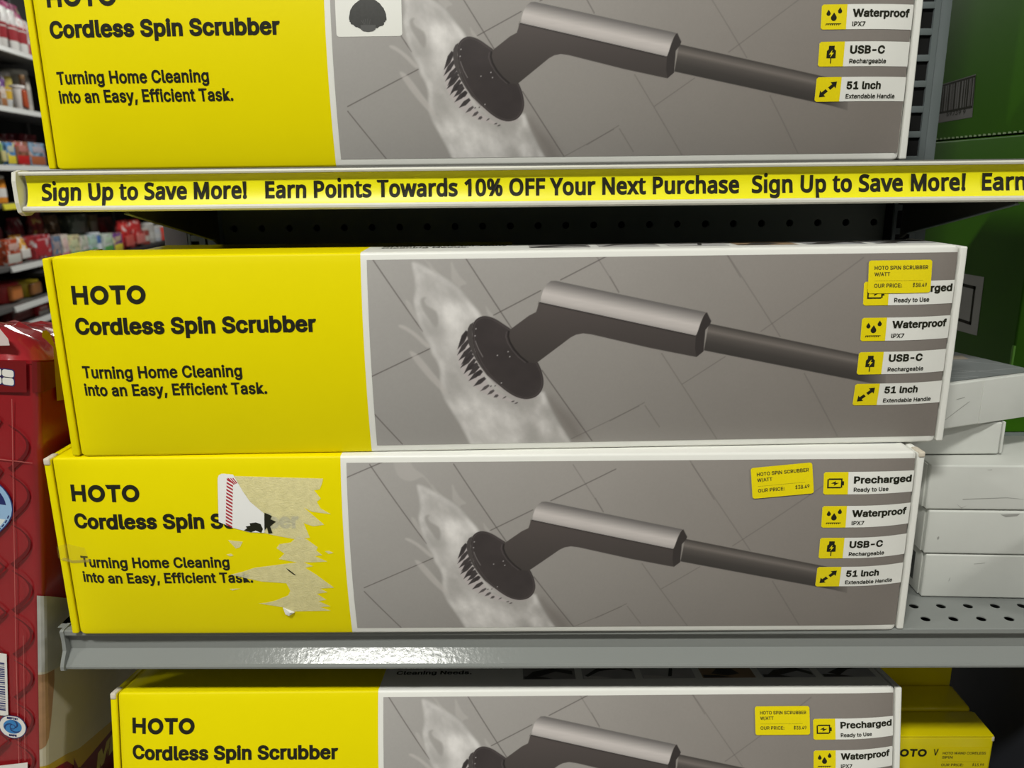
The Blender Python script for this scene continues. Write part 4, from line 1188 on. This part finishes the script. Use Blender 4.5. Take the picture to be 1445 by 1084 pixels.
# front printing
s = Sheet(pf)
Wt = mat('print_white', (.72, .70, .66), rough=.4); NV_ = mat('print_navy', (.012, .02, .12), rough=.4); BL = mat('print_blue', (.28, .45, .66), rough=.4)
for row in range(2):
    for cidx in range(3):
        u1 = -15.4 - cidx * 8.2; z0 = 166.6 + row * 5.7
        s.rect(u1 - 8.3, z0 - .6, u1 + .6, z0 + 5.7, NV_, .2, r=1.8); s.rect(u1 - 7.7, z0, u1, z0 + 5.1, Wt, .3, r=1.6)
s.build('roll_icons', pack, 'white roll icons with navy outline')
s = Sheet(pf)
def drop(sc, c):
    pts = []
    for k in range(40):
        a = 2 * math.pi * k / 40
        x = math.sin(a) * 23; y = math.cos(a) * 23
        if y < 0: x *= max(0, 1 - (-y / 23) ** 2 * .75); y *= 1.35
        pts.append((c[0] + x * sc, c[1] + y * sc))
    return pts
cb = (-41, 75)
s.poly(drop(1.0, cb), NV_, .15); s.poly(drop(.965, cb), BL, .25)
s.poly([p for p in drop(.80, cb) if p[1] > cb[1] + 1], NV_, .32)
s.poly([p for p in drop(.86, cb) if p[1] < cb[1] - 6], mat('print_pale', (.66, .72, .72), rough=.4), .32)
for i in range(9):
    a0 = math.radians(100 + i * 8); r_ = 20.5
    x, y = math.sin(a0) * r_, math.cos(a0) * r_
    f = lambda x, y: (cb[0] + x * max(0, 1 - (-y / 23) ** 2 * .75), cb[1] + y * 1.35)
    s.line(f(x, y), f(math.sin(a0 + .09) * r_, math.cos(a0 + .09) * r_), .8, NV_, .4)
s.build('blue_badge', pack, 'pale blue drop-shaped badge with dark blue top')
s = Sheet(pf)
s.rect(-70, -96.5, -25.4, -42.5, Wt, .2)
y = -92.0; rng = np.random.RandomState(3)
while y < -50:
    h_ = rng.choice([.5, .8, 1.3]); s.rect(-66, y, -27.2, y + h_, NV_, .3); y += h_ + rng.choice([.5, .8, 1.1])
s.build('barcode', pack, 'white barcode patch')
s = Sheet(pf)
cc = (-22.3, -105.4)
oct_ = lambda q: [(cc[0] + q * math.cos(2 * math.pi * k / 48) * (1 if abs(math.sin(2 * math.pi * k / 48)) < .86 else .94), cc[1] + q * max(min(math.sin(2 * math.pi * k / 48), .93), -1)) for k in range(48)]
s.poly(oct_(10.6), NV_, .2); s.poly(oct_(9.9), Wt, .28)
s.disc(cc, 7.0, mat('swirl_blue', (.03, .20, .48), rough=.4), .34, ry=6.2)
for k in range(3):
    a0 = k * 2 * math.pi / 3; pts = []
    for i in range(9): a = a0 + i * .22; pts.append((cc[0] + (2.0 + i * .6) * math.cos(a), cc[1] + (2.0 + i * .52) * math.sin(a)))
    for i in range(8, -1, -1): a = a0 + i * .22 - .55; pts.append((cc[0] + (2.0 + i * .6) * math.cos(a), cc[1] + (2.0 + i * .52) * math.sin(a)))
    s.poly(pts, mat('swirl_navy', (.01, .04, .16), rough=.4), .38)
s.ring(cc, 2.2, 1.7, NV_, .42)
s.text('SEPTIC', cc[0] - 4.2, cc[0] + 4.2, cc[1] + 6.5, 2.0, NV_, w=.06, off=.44)
s.text('SAFE', cc[0] - 3.0, cc[0] + 3.0, cc[1] - 8.6, 2.0, NV_, w=.06, off=.44)
s.build('septic_badge', pack, 'round white badge with blue swirl')
s = Sheet(pf)
s.poly([(-60, -150), (-11.5, -136.3), (-12.5, -180), (-60, -180)], Wt, .2)
s.build('white_panel', pack)
mb = MB()
mb.add([(-.060, -.0022, .188), (-.060, -.0022, .214), (-.026, -.0022, .2075), (-.0185, -.0022, .199), (-.0175, -.0022, .1945), (-.022, -.0022, .1905)], [(0, 1, 2, 3, 4)], CLEAR)
mb.build('clear_window', pack, fix=False)
st_ = thing('pack_stand', 'dark low stand under the red pack, below the photo', 'stand')
mb = MB(); mb.box((-.72, .50, 0), (-.375, .74, .712), NAVY, bevel=.003); mb.build('body', st_)

# ------------------------------------------------------------------ food aisle far behind at the left
GO = Vector((-2.752, 4.297, 0)); ge = Vector((-.14, .99, 0)).normalized(); gn = Vector((ge.y, -ge.x, 0))
gang = math.atan2(ge.y, ge.x)
aisle = thing('aisle_shelving', 'dark food aisle shelving with white price rails, far left background', 'shelving', GO, (0, 0, gang))
# local frame: x along the aisle, y away from it (behind the rail), z up
BLK = mat('aisle_dark', (.012, .012, .012), rough=.7)
DK2 = mat('aisle_deck', (.10, .10, .10), rough=.5)
RAIL = mat('price_rail', (.62, .63, .62), rough=.22, spec=.6)
mb = MB(); mb.box((-2.2, .36, 0), (4.6, .40, 2.5), BLK); mb.build('back_panel', aisle)
for z, x0, m, nm in ((1.967, -1.2, RAIL, 'price_rail'), (1.652, -1.2, RAIL, 'price_rail'), (1.345, -1.2, RAIL, 'price_rail'), (1.143, -.02, mat('yellow_rail', (.72, .66, .05), rough=.3), 'price_rail'), (.815, -.045, RAIL, 'price_rail'), (.605, -.08, RAIL, 'price_rail'), (.50, -2.1, RAIL, 'price_rail')):
    mb = MB(); mb.box((-2.1, .004, z - .022), (.38 if z == .815 else 4.5, .355, z - .001), DK2); mb.build('shelf_deck', aisle)
    if z == .815:
        mb = MB(); mb.box((.40, .004, .713), (4.5, .355, .734), BLK); mb.build('shelf_deck', aisle)
    mb = MB(); mb.prism([(0, z - .001), (-.004, z - .004), (-.012, z - .030), (.0, z - .032)], x0, .36 if z == .815 else 4.5, m); mb.build(nm, aisle)
for x in (-.10, 1.25, 2.6, 3.95):
    mb = MB(); mb.box((x - .015, .34, 0), (x + .015, .36, 2.5), DK2); mb.build('upright', aisle)

def col(c): return mat('goods_%02x%02x%02x' % tuple(int(v * 255) for v in c), c, rough=.35, spec=.5)
def busy(c1, c2, k):
    """printed packaging: patches of two inks and a pale tint"""
    nm = 'packaging_%d' % k
    m = bpy.data.materials.new(nm); m.use_nodes = True; nt = m.node_tree; b = nt.nodes['Principled BSDF']
    tc = nt.nodes.new('ShaderNodeTexCoord'); n = nt.nodes.new('ShaderNodeTexNoise'); n.inputs['Scale'].default_value = 17 + (k * 7) % 9; n.inputs['Detail'].default_value = 2.5
    mp = nt.nodes.new('ShaderNodeMapping'); mp.inputs['Location'].default_value = (k * .37, k * .71, k * .13)
    cr = nt.nodes.new('ShaderNodeValToRGB'); cr.color_ramp.interpolation = 'LINEAR'
    e = cr.color_ramp.elements
    e[0].position = .36; e[0].color = (*[v * .35 for v in c1], 1)
    e[1].position = .46; e[1].color = (*c1, 1)
    for p, c in ((.56, c1), (.60, c2), (.67, tuple(min(.85, .4 * a + .45) for a in c2))):
        x = e.new(p); x.color = (*c, 1)
    nt.links.new(tc.outputs['Object'], mp.inputs['Vector']); nt.links.new(mp.outputs['Vector'], n.inputs['Vector'])
    nt.links.new(n.outputs['Fac'], cr.inputs['Fac']); nt.links.new(cr.outputs['Color'], b.inputs['Base Color'])
    b.inputs['Roughness'].default_value = .35
    return m
GOODS = [
    ('snack_pouch', 'pouch', 'pink pouch with a green corner behind white cards on the highest shelf', 'bag', 0.684, 0.808, 1.967, 0.318, 0.16, 0.17, (0.75, 0.16, 0.36), (0.3, 0.6, 0.15)),
    ('snack_pouch', 'pouch', 'magenta pouch second along behind white cards on the highest shelf', 'bag', 0.808, 0.904, 1.967, 0.32, 0.16, 0.17, (0.62, 0.07, 0.25), (0.85, 0.8, 0.8)),
    ('snack_pouch', 'pouch', 'dark magenta pouch with green mark nearest the yellow box on the highest shelf', 'bag', 0.904, 1.019, 1.967, 0.32, 0.16, 0.17, (0.45, 0.06, 0.2), (0.25, 0.5, 0.12)),
    ('shelf_tray', 'tray', 'white card tray at the left end of the highest shelf', 'card', 0.538, 0.626, 1.967, 0.251, 0.1, 0.23, (0.82, 0.82, 0.8), (0.7, 0.7, 0.7)),
    ('shelf_tray', 'tray', 'white card tray in the middle of the highest shelf', 'card', 0.626, 0.72, 1.967, 0.247, 0.1, 0.048, (0.85, 0.85, 0.83), (0.75, 0.7, 0.7)),
    ('shelf_tray', 'tray', 'white card tray with a red line on the highest shelf', 'card', 0.72, 0.887, 1.967, 0.219, 0.1, 0.048, (0.85, 0.84, 0.83), (0.5, 0.12, 0.12)),
    ('noodle_cup', 'cup', 'white cup with red and green band cut by the photo edge on the highest shelf', 'cup', 0.329, 0.387, 1.967, 0.125, 0.04, 0.29, (0.8, 0.79, 0.76), (0.4, 0.08, 0.08)),
    ('noodle_cup', 'cup', 'white cup with dark red band, leftmost whole cup on the highest shelf', 'cup', 0.387, 0.504, 1.967, 0.144, 0.04, 0.29, (0.8, 0.78, 0.75), (0.35, 0.03, 0.04)),
    ('noodle_cup', 'cup', 'white cup with dark red band, middle cup on the highest shelf', 'cup', 0.504, 0.625, 1.967, 0.146, 0.04, 0.048, (0.8, 0.79, 0.76), (0.35, 0.03, 0.04)),
    ('noodle_cup', 'cup', 'white cup with dark red band touching the yellow box edge on the highest shelf', 'cup', 0.625, 0.737, 1.967, 0.15, 0.04, 0.048, (0.8, 0.79, 0.77), (0.35, 0.03, 0.04)),
    ('snack_pouch', 'pouch', 'purple and white pouch on the second shelf down', 'bag', 0.45, 0.55, 1.652, 0.243, 0.12, 0.21, (0.2, 0.08, 0.33), (0.8, 0.78, 0.8)),
    ('lidded_tin', 'tin', 'yellow tin with green mark and silver lid on the second shelf down', 'canister', 0.55, 0.637, 1.652, 0.219, 0.12, 0.21, (0.55, 0.45, 0.1), (0.25, 0.55, 0.2)),
    ('small_carton', 'carton', 'small white and brown carton on the second shelf down', 'card', 0.226, 0.3, 1.652, 0.106, 0.03, 0.3, (0.7, 0.65, 0.6), (0.35, 0.15, 0.06)),
    ('lidded_tub', 'tub', 'small white tub with yellow label and pale lid', 'cup', 0.313, 0.416, 1.652, 0.109, 0.03, 0.3, (0.75, 0.76, 0.76), (0.7, 0.45, 0.05)),
    ('sauce_jar', 'jar', 'dark brown jar between the tub and the white bowl', 'canister', 0.581, 0.621, 1.652, 0.202, 0.05, 0.058, (0.1, 0.05, 0.03), (0.25, 0.14, 0.06)),
    ('white_canister', 'canister', 'tall white canister behind the bowl with the red circle', 'canister', 0.733, 0.9, 1.652, 0.255, 0.12, 0.21, (0.6, 0.57, 0.52), (0.42, 0.4, 0.37)),
    ('noodle_bowl', 'bowl', 'white bowl with a big orange red circle on the second shelf down', 'bowl', 0.473, 0.581, 1.652, 0.136, 0.03, 0.078, (0.78, 0.75, 0.74), (0.45, 0.08, 0.03)),
    ('snack_bag', 'bag', 'green bag at the left end of the third shelf down', 'bag', 0.133, 0.213, 1.345, 0.155, 0.04, 0.29, (0.25, 0.4, 0.12), (0.6, 0.55, 0.25)),
    ('dark_red_carton', 'carton', 'dark red carton behind the blue carton on the third shelf down', 'card', 0.493, 0.616, 1.345, 0.179, 0.16, 0.17, (0.2, 0.02, 0.03), (0.28, 0.05, 0.06)),
    ('dark_red_carton', 'carton', 'dark red carton behind the green and blue carton on the third shelf down', 'card', 0.678, 0.91, 1.345, 0.191, 0.16, 0.17, (0.2, 0.02, 0.03), (0.4, 0.05, 0.06)),
    ('food_carton', 'carton', 'blue carton with yellow patch and brown base on the third shelf down', 'card', 0.213, 0.321, 1.345, 0.122, 0.04, 0.29, (0.12, 0.3, 0.6), (0.75, 0.6, 0.05)),
    ('food_carton', 'carton', 'brown carton with bright red band on the third shelf down', 'card', 0.329, 0.488, 1.345, 0.132, 0.04, 0.29, (0.3, 0.13, 0.08), (0.5, 0.02, 0.02)),
    ('food_carton', 'carton', 'green and blue carton with a brown red circle on the third shelf down', 'card', 0.494, 0.704, 1.345, 0.132, 0.04, 0.108, (0.25, 0.4, 0.55), (0.4, 0.12, 0.05)),
    ('snack_can', 'can', 'orange snack can with white lid and green spot left of the yellow shelf strip', 'canister', 0.05, 0.2, 1.143, 0.145, 0.04, 0.29, (0.75, 0.28, 0.03), (0.8, 0.78, 0.76)),
    ('snack_bag', 'bag', 'pink and white bag at the left edge of the fourth shelf', 'bag', 0.266, 0.372, 0.815, 0.229, 0.18, 0.15, (0.5, 0.12, 0.15), (0.7, 0.6, 0.62)),
    ('snack_bag', 'bag', 'dark red bag with white lower half behind the orange pouch', 'bag', 0.477, 0.656, 0.815, 0.225, 0.18, 0.15, (0.3, 0.03, 0.05), (0.65, 0.62, 0.6)),
    ('snack_bag', 'bag', 'red and yellow bag behind the red tray pack', 'bag', 0.742, 0.943, 0.815, 0.243, 0.18, 0.15, (0.35, 0.05, 0.05), (0.7, 0.45, 0.05)),
    ('snack_bag', 'bag', 'dark brown bag with green spot behind the blue carton', 'bag', 0.959, 1.189, 0.815, 0.219, 0.18, 0.15, (0.1, 0.05, 0.025), (0.4, 0.22, 0.12)),
    ('dark_carton', 'carton', 'dark green carton standing behind the cream packets', 'card', 1.237, 1.582, 0.815, 0.214, 0.18, 0.15, (0.06, 0.07, 0.05), (0.1, 0.09, 0.04)),
    ('dark_carton', 'carton', 'dark brown carton standing behind the blue bottle', 'card', 1.597, 1.787, 0.815, 0.202, 0.18, 0.15, (0.09, 0.06, 0.02), (0.14, 0.1, 0.04)),
    ('snack_bag', 'bag', 'dark red bag standing behind the purple packet', 'bag', 1.795, 2.215, 0.815, 0.162, 0.18, 0.15, (0.2, 0.02, 0.02), (0.3, 0.04, 0.03)),
    ('small_carton', 'carton', 'small red and orange carton with green top band beside the orange pouch', 'card', 0.025, 0.193, 0.815, 0.134, 0.04, 0.29, (0.5, 0.08, 0.03), (0.6, 0.6, 0.55)),
    ('snack_bag', 'bag', 'orange pouch with a white panel on the fourth shelf', 'bag', 0.208, 0.371, 0.815, 0.14, 0.06, 0.108, (0.75, 0.38, 0.05), (0.75, 0.72, 0.68)),
    ('tray_pack', 'pack', 'red meat tray pack wrapped in clear film above the yellow box corner', 'tray', 0.371, 0.596, 0.815, 0.132, 0.04, 0.128, (0.45, 0.04, 0.05), (0.6, 0.55, 0.6)),
    ('food_carton', 'carton', 'blue and brown carton next to the red tray pack', 'card', 0.65, 0.789, 0.815, 0.107, 0.06, 0.108, (0.15, 0.22, 0.33), (0.35, 0.14, 0.05)),
    ('seasoning_packet', 'packet', 'white packet with pink lines, first of the pale packets', 'card', 0.789, 0.902, 0.815, 0.112, 0.06, 0.108, (0.7, 0.62, 0.55), (0.55, 0.2, 0.22)),
    ('seasoning_packet', 'packet', 'plain cream packet with green foot among the pale packets', 'card', 0.902, 1.082, 0.815, 0.098, 0.06, 0.108, (0.7, 0.62, 0.38), (0.25, 0.4, 0.15)),
    ('seasoning_packet', 'packet', 'white and pink packet with dark green leaf right of the cream packet', 'card', 1.083, 1.227, 0.815, 0.082, 0.06, 0.108, (0.65, 0.6, 0.55), (0.08, 0.22, 0.06)),
    ('seasoning_packet', 'packet', 'pale blue and green packet left of the blue bottle', 'card', 1.228, 1.393, 0.815, 0.076, 0.06, 0.108, (0.5, 0.62, 0.65), (0.1, 0.35, 0.1)),
    ('blue_bottle', 'bottle', 'slim dark blue bottle with white dots among the pale packets', 'canister', 1.397, 1.503, 0.815, 0.086, 0.06, 0.108, (0.08, 0.16, 0.4), (0.7, 0.75, 0.8)),
    ('seasoning_packet', 'packet', 'white and green packet right of the blue bottle', 'card', 1.503, 1.698, 0.815, 0.067, 0.06, 0.108, (0.6, 0.66, 0.6), (0.1, 0.35, 0.08)),
    ('seasoning_packet', 'packet', 'purple packet with yellow corner and white edge', 'card', 1.702, 1.897, 0.815, 0.059, 0.06, 0.108, (0.2, 0.06, 0.3), (0.7, 0.6, 0.05)),
    ('snack_bag', 'bag', 'shiny red bag just right of the purple packet', 'bag', 1.932, 2.187, 0.815, 0.134, 0.06, 0.108, (0.5, 0.03, 0.03), (0.6, 0.12, 0.1)),
    ('snack_bag', 'bag', 'shiny red bag, farther one of the pair', 'bag', 2.187, 2.48, 0.815, 0.127, 0.06, 0.108, (0.45, 0.03, 0.03), (0.65, 0.2, 0.18)),
    ('sauce_bottle', 'bottle', 'small dark red bottle beyond the shiny red bags', 'canister', 2.484, 2.616, 0.815, 0.051, 0.06, 0.27, (0.25, 0.05, 0.04), (0.5, 0.45, 0.4)),
    ('sauce_bottle', 'bottle', 'tall grey bottle beyond the shiny red bags', 'canister', 2.626, 2.783, 0.815, 0.09, 0.06, 0.27, (0.35, 0.34, 0.32), (0.5, 0.5, 0.48)),
    ('yellow_carton', 'carton', 'small yellow topped carton far along the fourth shelf', 'card', 3.263, 3.461, 0.815, 0.05, 0.2, 0.13, (0.45, 0.4, 0.05), (0.4, 0.35, 0.05)),
    ('sauce_bottle', 'bottle', 'pale grey jar far along the fourth shelf', 'canister', 2.802, 2.946, 0.815, 0.05, 0.06, 0.27, (0.4, 0.42, 0.45), (0.55, 0.55, 0.55)),
    ('sauce_bottle', 'bottle', 'small bright red bottle far along the fourth shelf', 'canister', 2.946, 3.115, 0.815, 0.05, 0.06, 0.27, (0.6, 0.06, 0.04), (0.6, 0.1, 0.08)),
    ('snack_bag', 'bag', 'dark red and white bag farthest along the fourth shelf', 'bag', 3.115, 3.482, 0.815, 0.05, 0.06, 0.128, (0.3, 0.06, 0.05), (0.55, 0.55, 0.55)),
    ('food_tub', 'tub', 'red tub with orange mark on the shelf above the red bag', 'bowl', -0.025, 0.218, 0.605, 0.111, 0.05, 0.28, (0.45, 0.03, 0.03), (0.6, 0.2, 0.05)),
    ('food_tub', 'tub', 'yellow tub with brown mark partly hidden by the yellow box', 'bowl', 0.218, 0.46, 0.605, 0.094, 0.05, 0.28, (0.6, 0.45, 0.02), (0.3, 0.13, 0.04)),
    ('red_carton', 'carton', 'dark red carton under the shelf with the two tubs', 'card', -0.006, 0.26, 0.5, 0.08, 0.05, 0.28, (0.16, 0.02, 0.02), (0.2, 0.03, 0.03)),
    ('red_carton', 'carton', 'bright red carton with white end under the yellow tub', 'card', 0.26, 0.408, 0.5, 0.055, 0.03, 0.3, (0.4, 0.02, 0.03), (0.6, 0.58, 0.55)),
]
GOODS_N = [1]
def goods(nm, cat, lab, sh, s0, s1, deck, h, dep, maxd, c1, c2):
    w = s1 - s0
    loc = GO + ge * ((s0 + s1) / 2) - gn * dep
    root = thing(nm, lab, cat, (loc.x, loc.y, deck), (0, 0, gang), 'goods on the far food aisle')
    m1, m2 = col(c1), col(c2)
    if deck == .815 and s0 > .6: deck, h = .735, h + .08
    root.location[2] = deck
    mz = busy(c1, c2, GOODS_N[0]); GOODS_N[0] += 1
    W = max(w - .008, .02)
    if sh in ('card', 'tray'):
        d = min(.10, maxd)
        if h < .06: d = min(.05, d)
        mb = MB(); mb.box((-W / 2, 0, .0005), (W / 2, d, h), mz, bevel=.003); mb.build('carton', root)
        mb = MB()
        if sh == 'tray':
            mb.box((-W * .40, -.004, h * .12), (W * .12, .002, h * .8), col((.42, .03, .04)), bevel=.0015)
        else:
            mb.box((-W * .46, -.0012, h * .06), (W * .46, .001, h * .42), m2, bevel=.0005)
        mb.build('label', root)
        mb = MB(); mb.box((-W * .30, -.0016, h * .58), (W * .34, .001, h * .84), col(tuple(min(.8, .55 * a + .45 * b + .12) for a, b in zip(c1, c2))), bevel=.0005); mb.build('print', root)
    elif sh == 'bag':
        mb = MB(); n = 12; vs = []
        d = min(.09, maxd)
        for i in range(n + 1):
            for j in range(17):
                a = 2 * math.pi * j / 16
                t_ = i / n
                fat = max(.10, math.sin(math.pi * min(max(t_ * .95 + .08, 0), 1)) ** .6)
                wr = .006 * math.sin(7 * a + 9 * t_)
                vs.append((math.cos(a) * W / 2 * (1 - .12 * t_ ** 3), d / 2 + math.sin(a) * (d / 2) * fat + wr, .001 + t_ * (h - .001)))
        mb.add(vs, [(i * 17 + j, i * 17 + j + 1, (i + 1) * 17 + j + 1, (i + 1) * 17 + j) for i in range(n) for j in range(16)], mz, True)
        mb.build('film', root)
        mb = MB(); mb.box((-W * .34, -.006, h * .12), (W * .34, .006, h * .48), m2, bevel=.003, seg=3); mb.build('print', root)
        mb = MB(); mb.box((-W * .45, d / 2 - .003, h * .96), (W * .45, d / 2 + .003, h + .008), m1, bevel=.001); mb.build('seal', root)
    else:
        R = min(W / 2, .16) * (.96 if sh in ('cup', 'bowl') else 1)
        sy = min(1.0, maxd / (2.1 * R))
        if sh == 'cup': pr = [(.78, 0), (.82, .02), (.98, .9), (1.02, .92), (1.02, .97), (.96, 1.0)]
        elif sh == 'bowl': pr = [(.70, 0), (.74, .02), (.96, .86), (1.03, .88), (1.03, .97), (.94, 1.0)]
        else: pr = [(.96, 0), (1.0, .02), (1.0, .82), (.92, .88), (.92, .90), (.96, .91), (.96, .99), (.9, 1.0)]
        def lathe(prof, m, name, seg=30):
            mb = MB(); mb.lathe([(r * R, z * h) for r, z in prof], m, seg)
            mb.v = [(x, y * sy + R * sy, z + .0006) for x, y, z in mb.v]
            return mb.build(name, root)
        if sh == 'canister':
            lathe(pr[:4], m1, 'body'); lathe([(.92, .88), (.97, .9), (.97, .985), (.9, 1.0)], col((.62, .61, .58)) if c1[0] + c1[1] > .3 else m2, 'lid')
            lathe([(1.008, .22), (1.008, .55)], m2, 'label')
        else:
            lathe(pr[:3], m1, 'body'); lathe([(1.0, .885), (1.03, .9), (1.03, .97), (.94, 1.0)], m1 if sh == 'bowl' else m2, 'lid')
            r0 = np.interp(.42 if sh == 'cup' else .30, [p[1] for p in pr], [p[0] for p in pr]) + .015; r1 = np.interp(.84, [p[1] for p in pr], [p[0] for p in pr]) + .015
            if sh == 'bowl':
                mb = MB(); mb.box((-R * .50, -.002, h * .12), (R * .55, R * .25 * sy, h * .86), m2, bevel=.012, seg=3)
                mb.build('label', root)
            else: lathe([(r0, .42 if sh == 'cup' else .30), (r1, .84)], m2, 'label')
for g_ in GOODS: goods(*g_)

# ------------------------------------------------------------------ the shop around it
fl = MB(); fl.box((-9, -7, -.05), (9, 12, 0), mat('floor_tile', (.36, .34, .31), rough=.3, noise=.1, nscale=4))
tag(fl.build('floor'), None, None, kind='structure')
ce = MB(); ce.box((-9, -7, 3.0), (9, 12, 3.05), mat('ceiling_white', (.35, .34, .33), rough=.8))
tag(ce.build('ceiling'), None, None, kind='structure')
wl = MB(); wl.box((-9, 11.9, 0), (9, 12, 3.0), mat('wall_dark', (.12, .12, .12), rough=.8))
tag(wl.build('wall_back'), None, None, kind='structure')
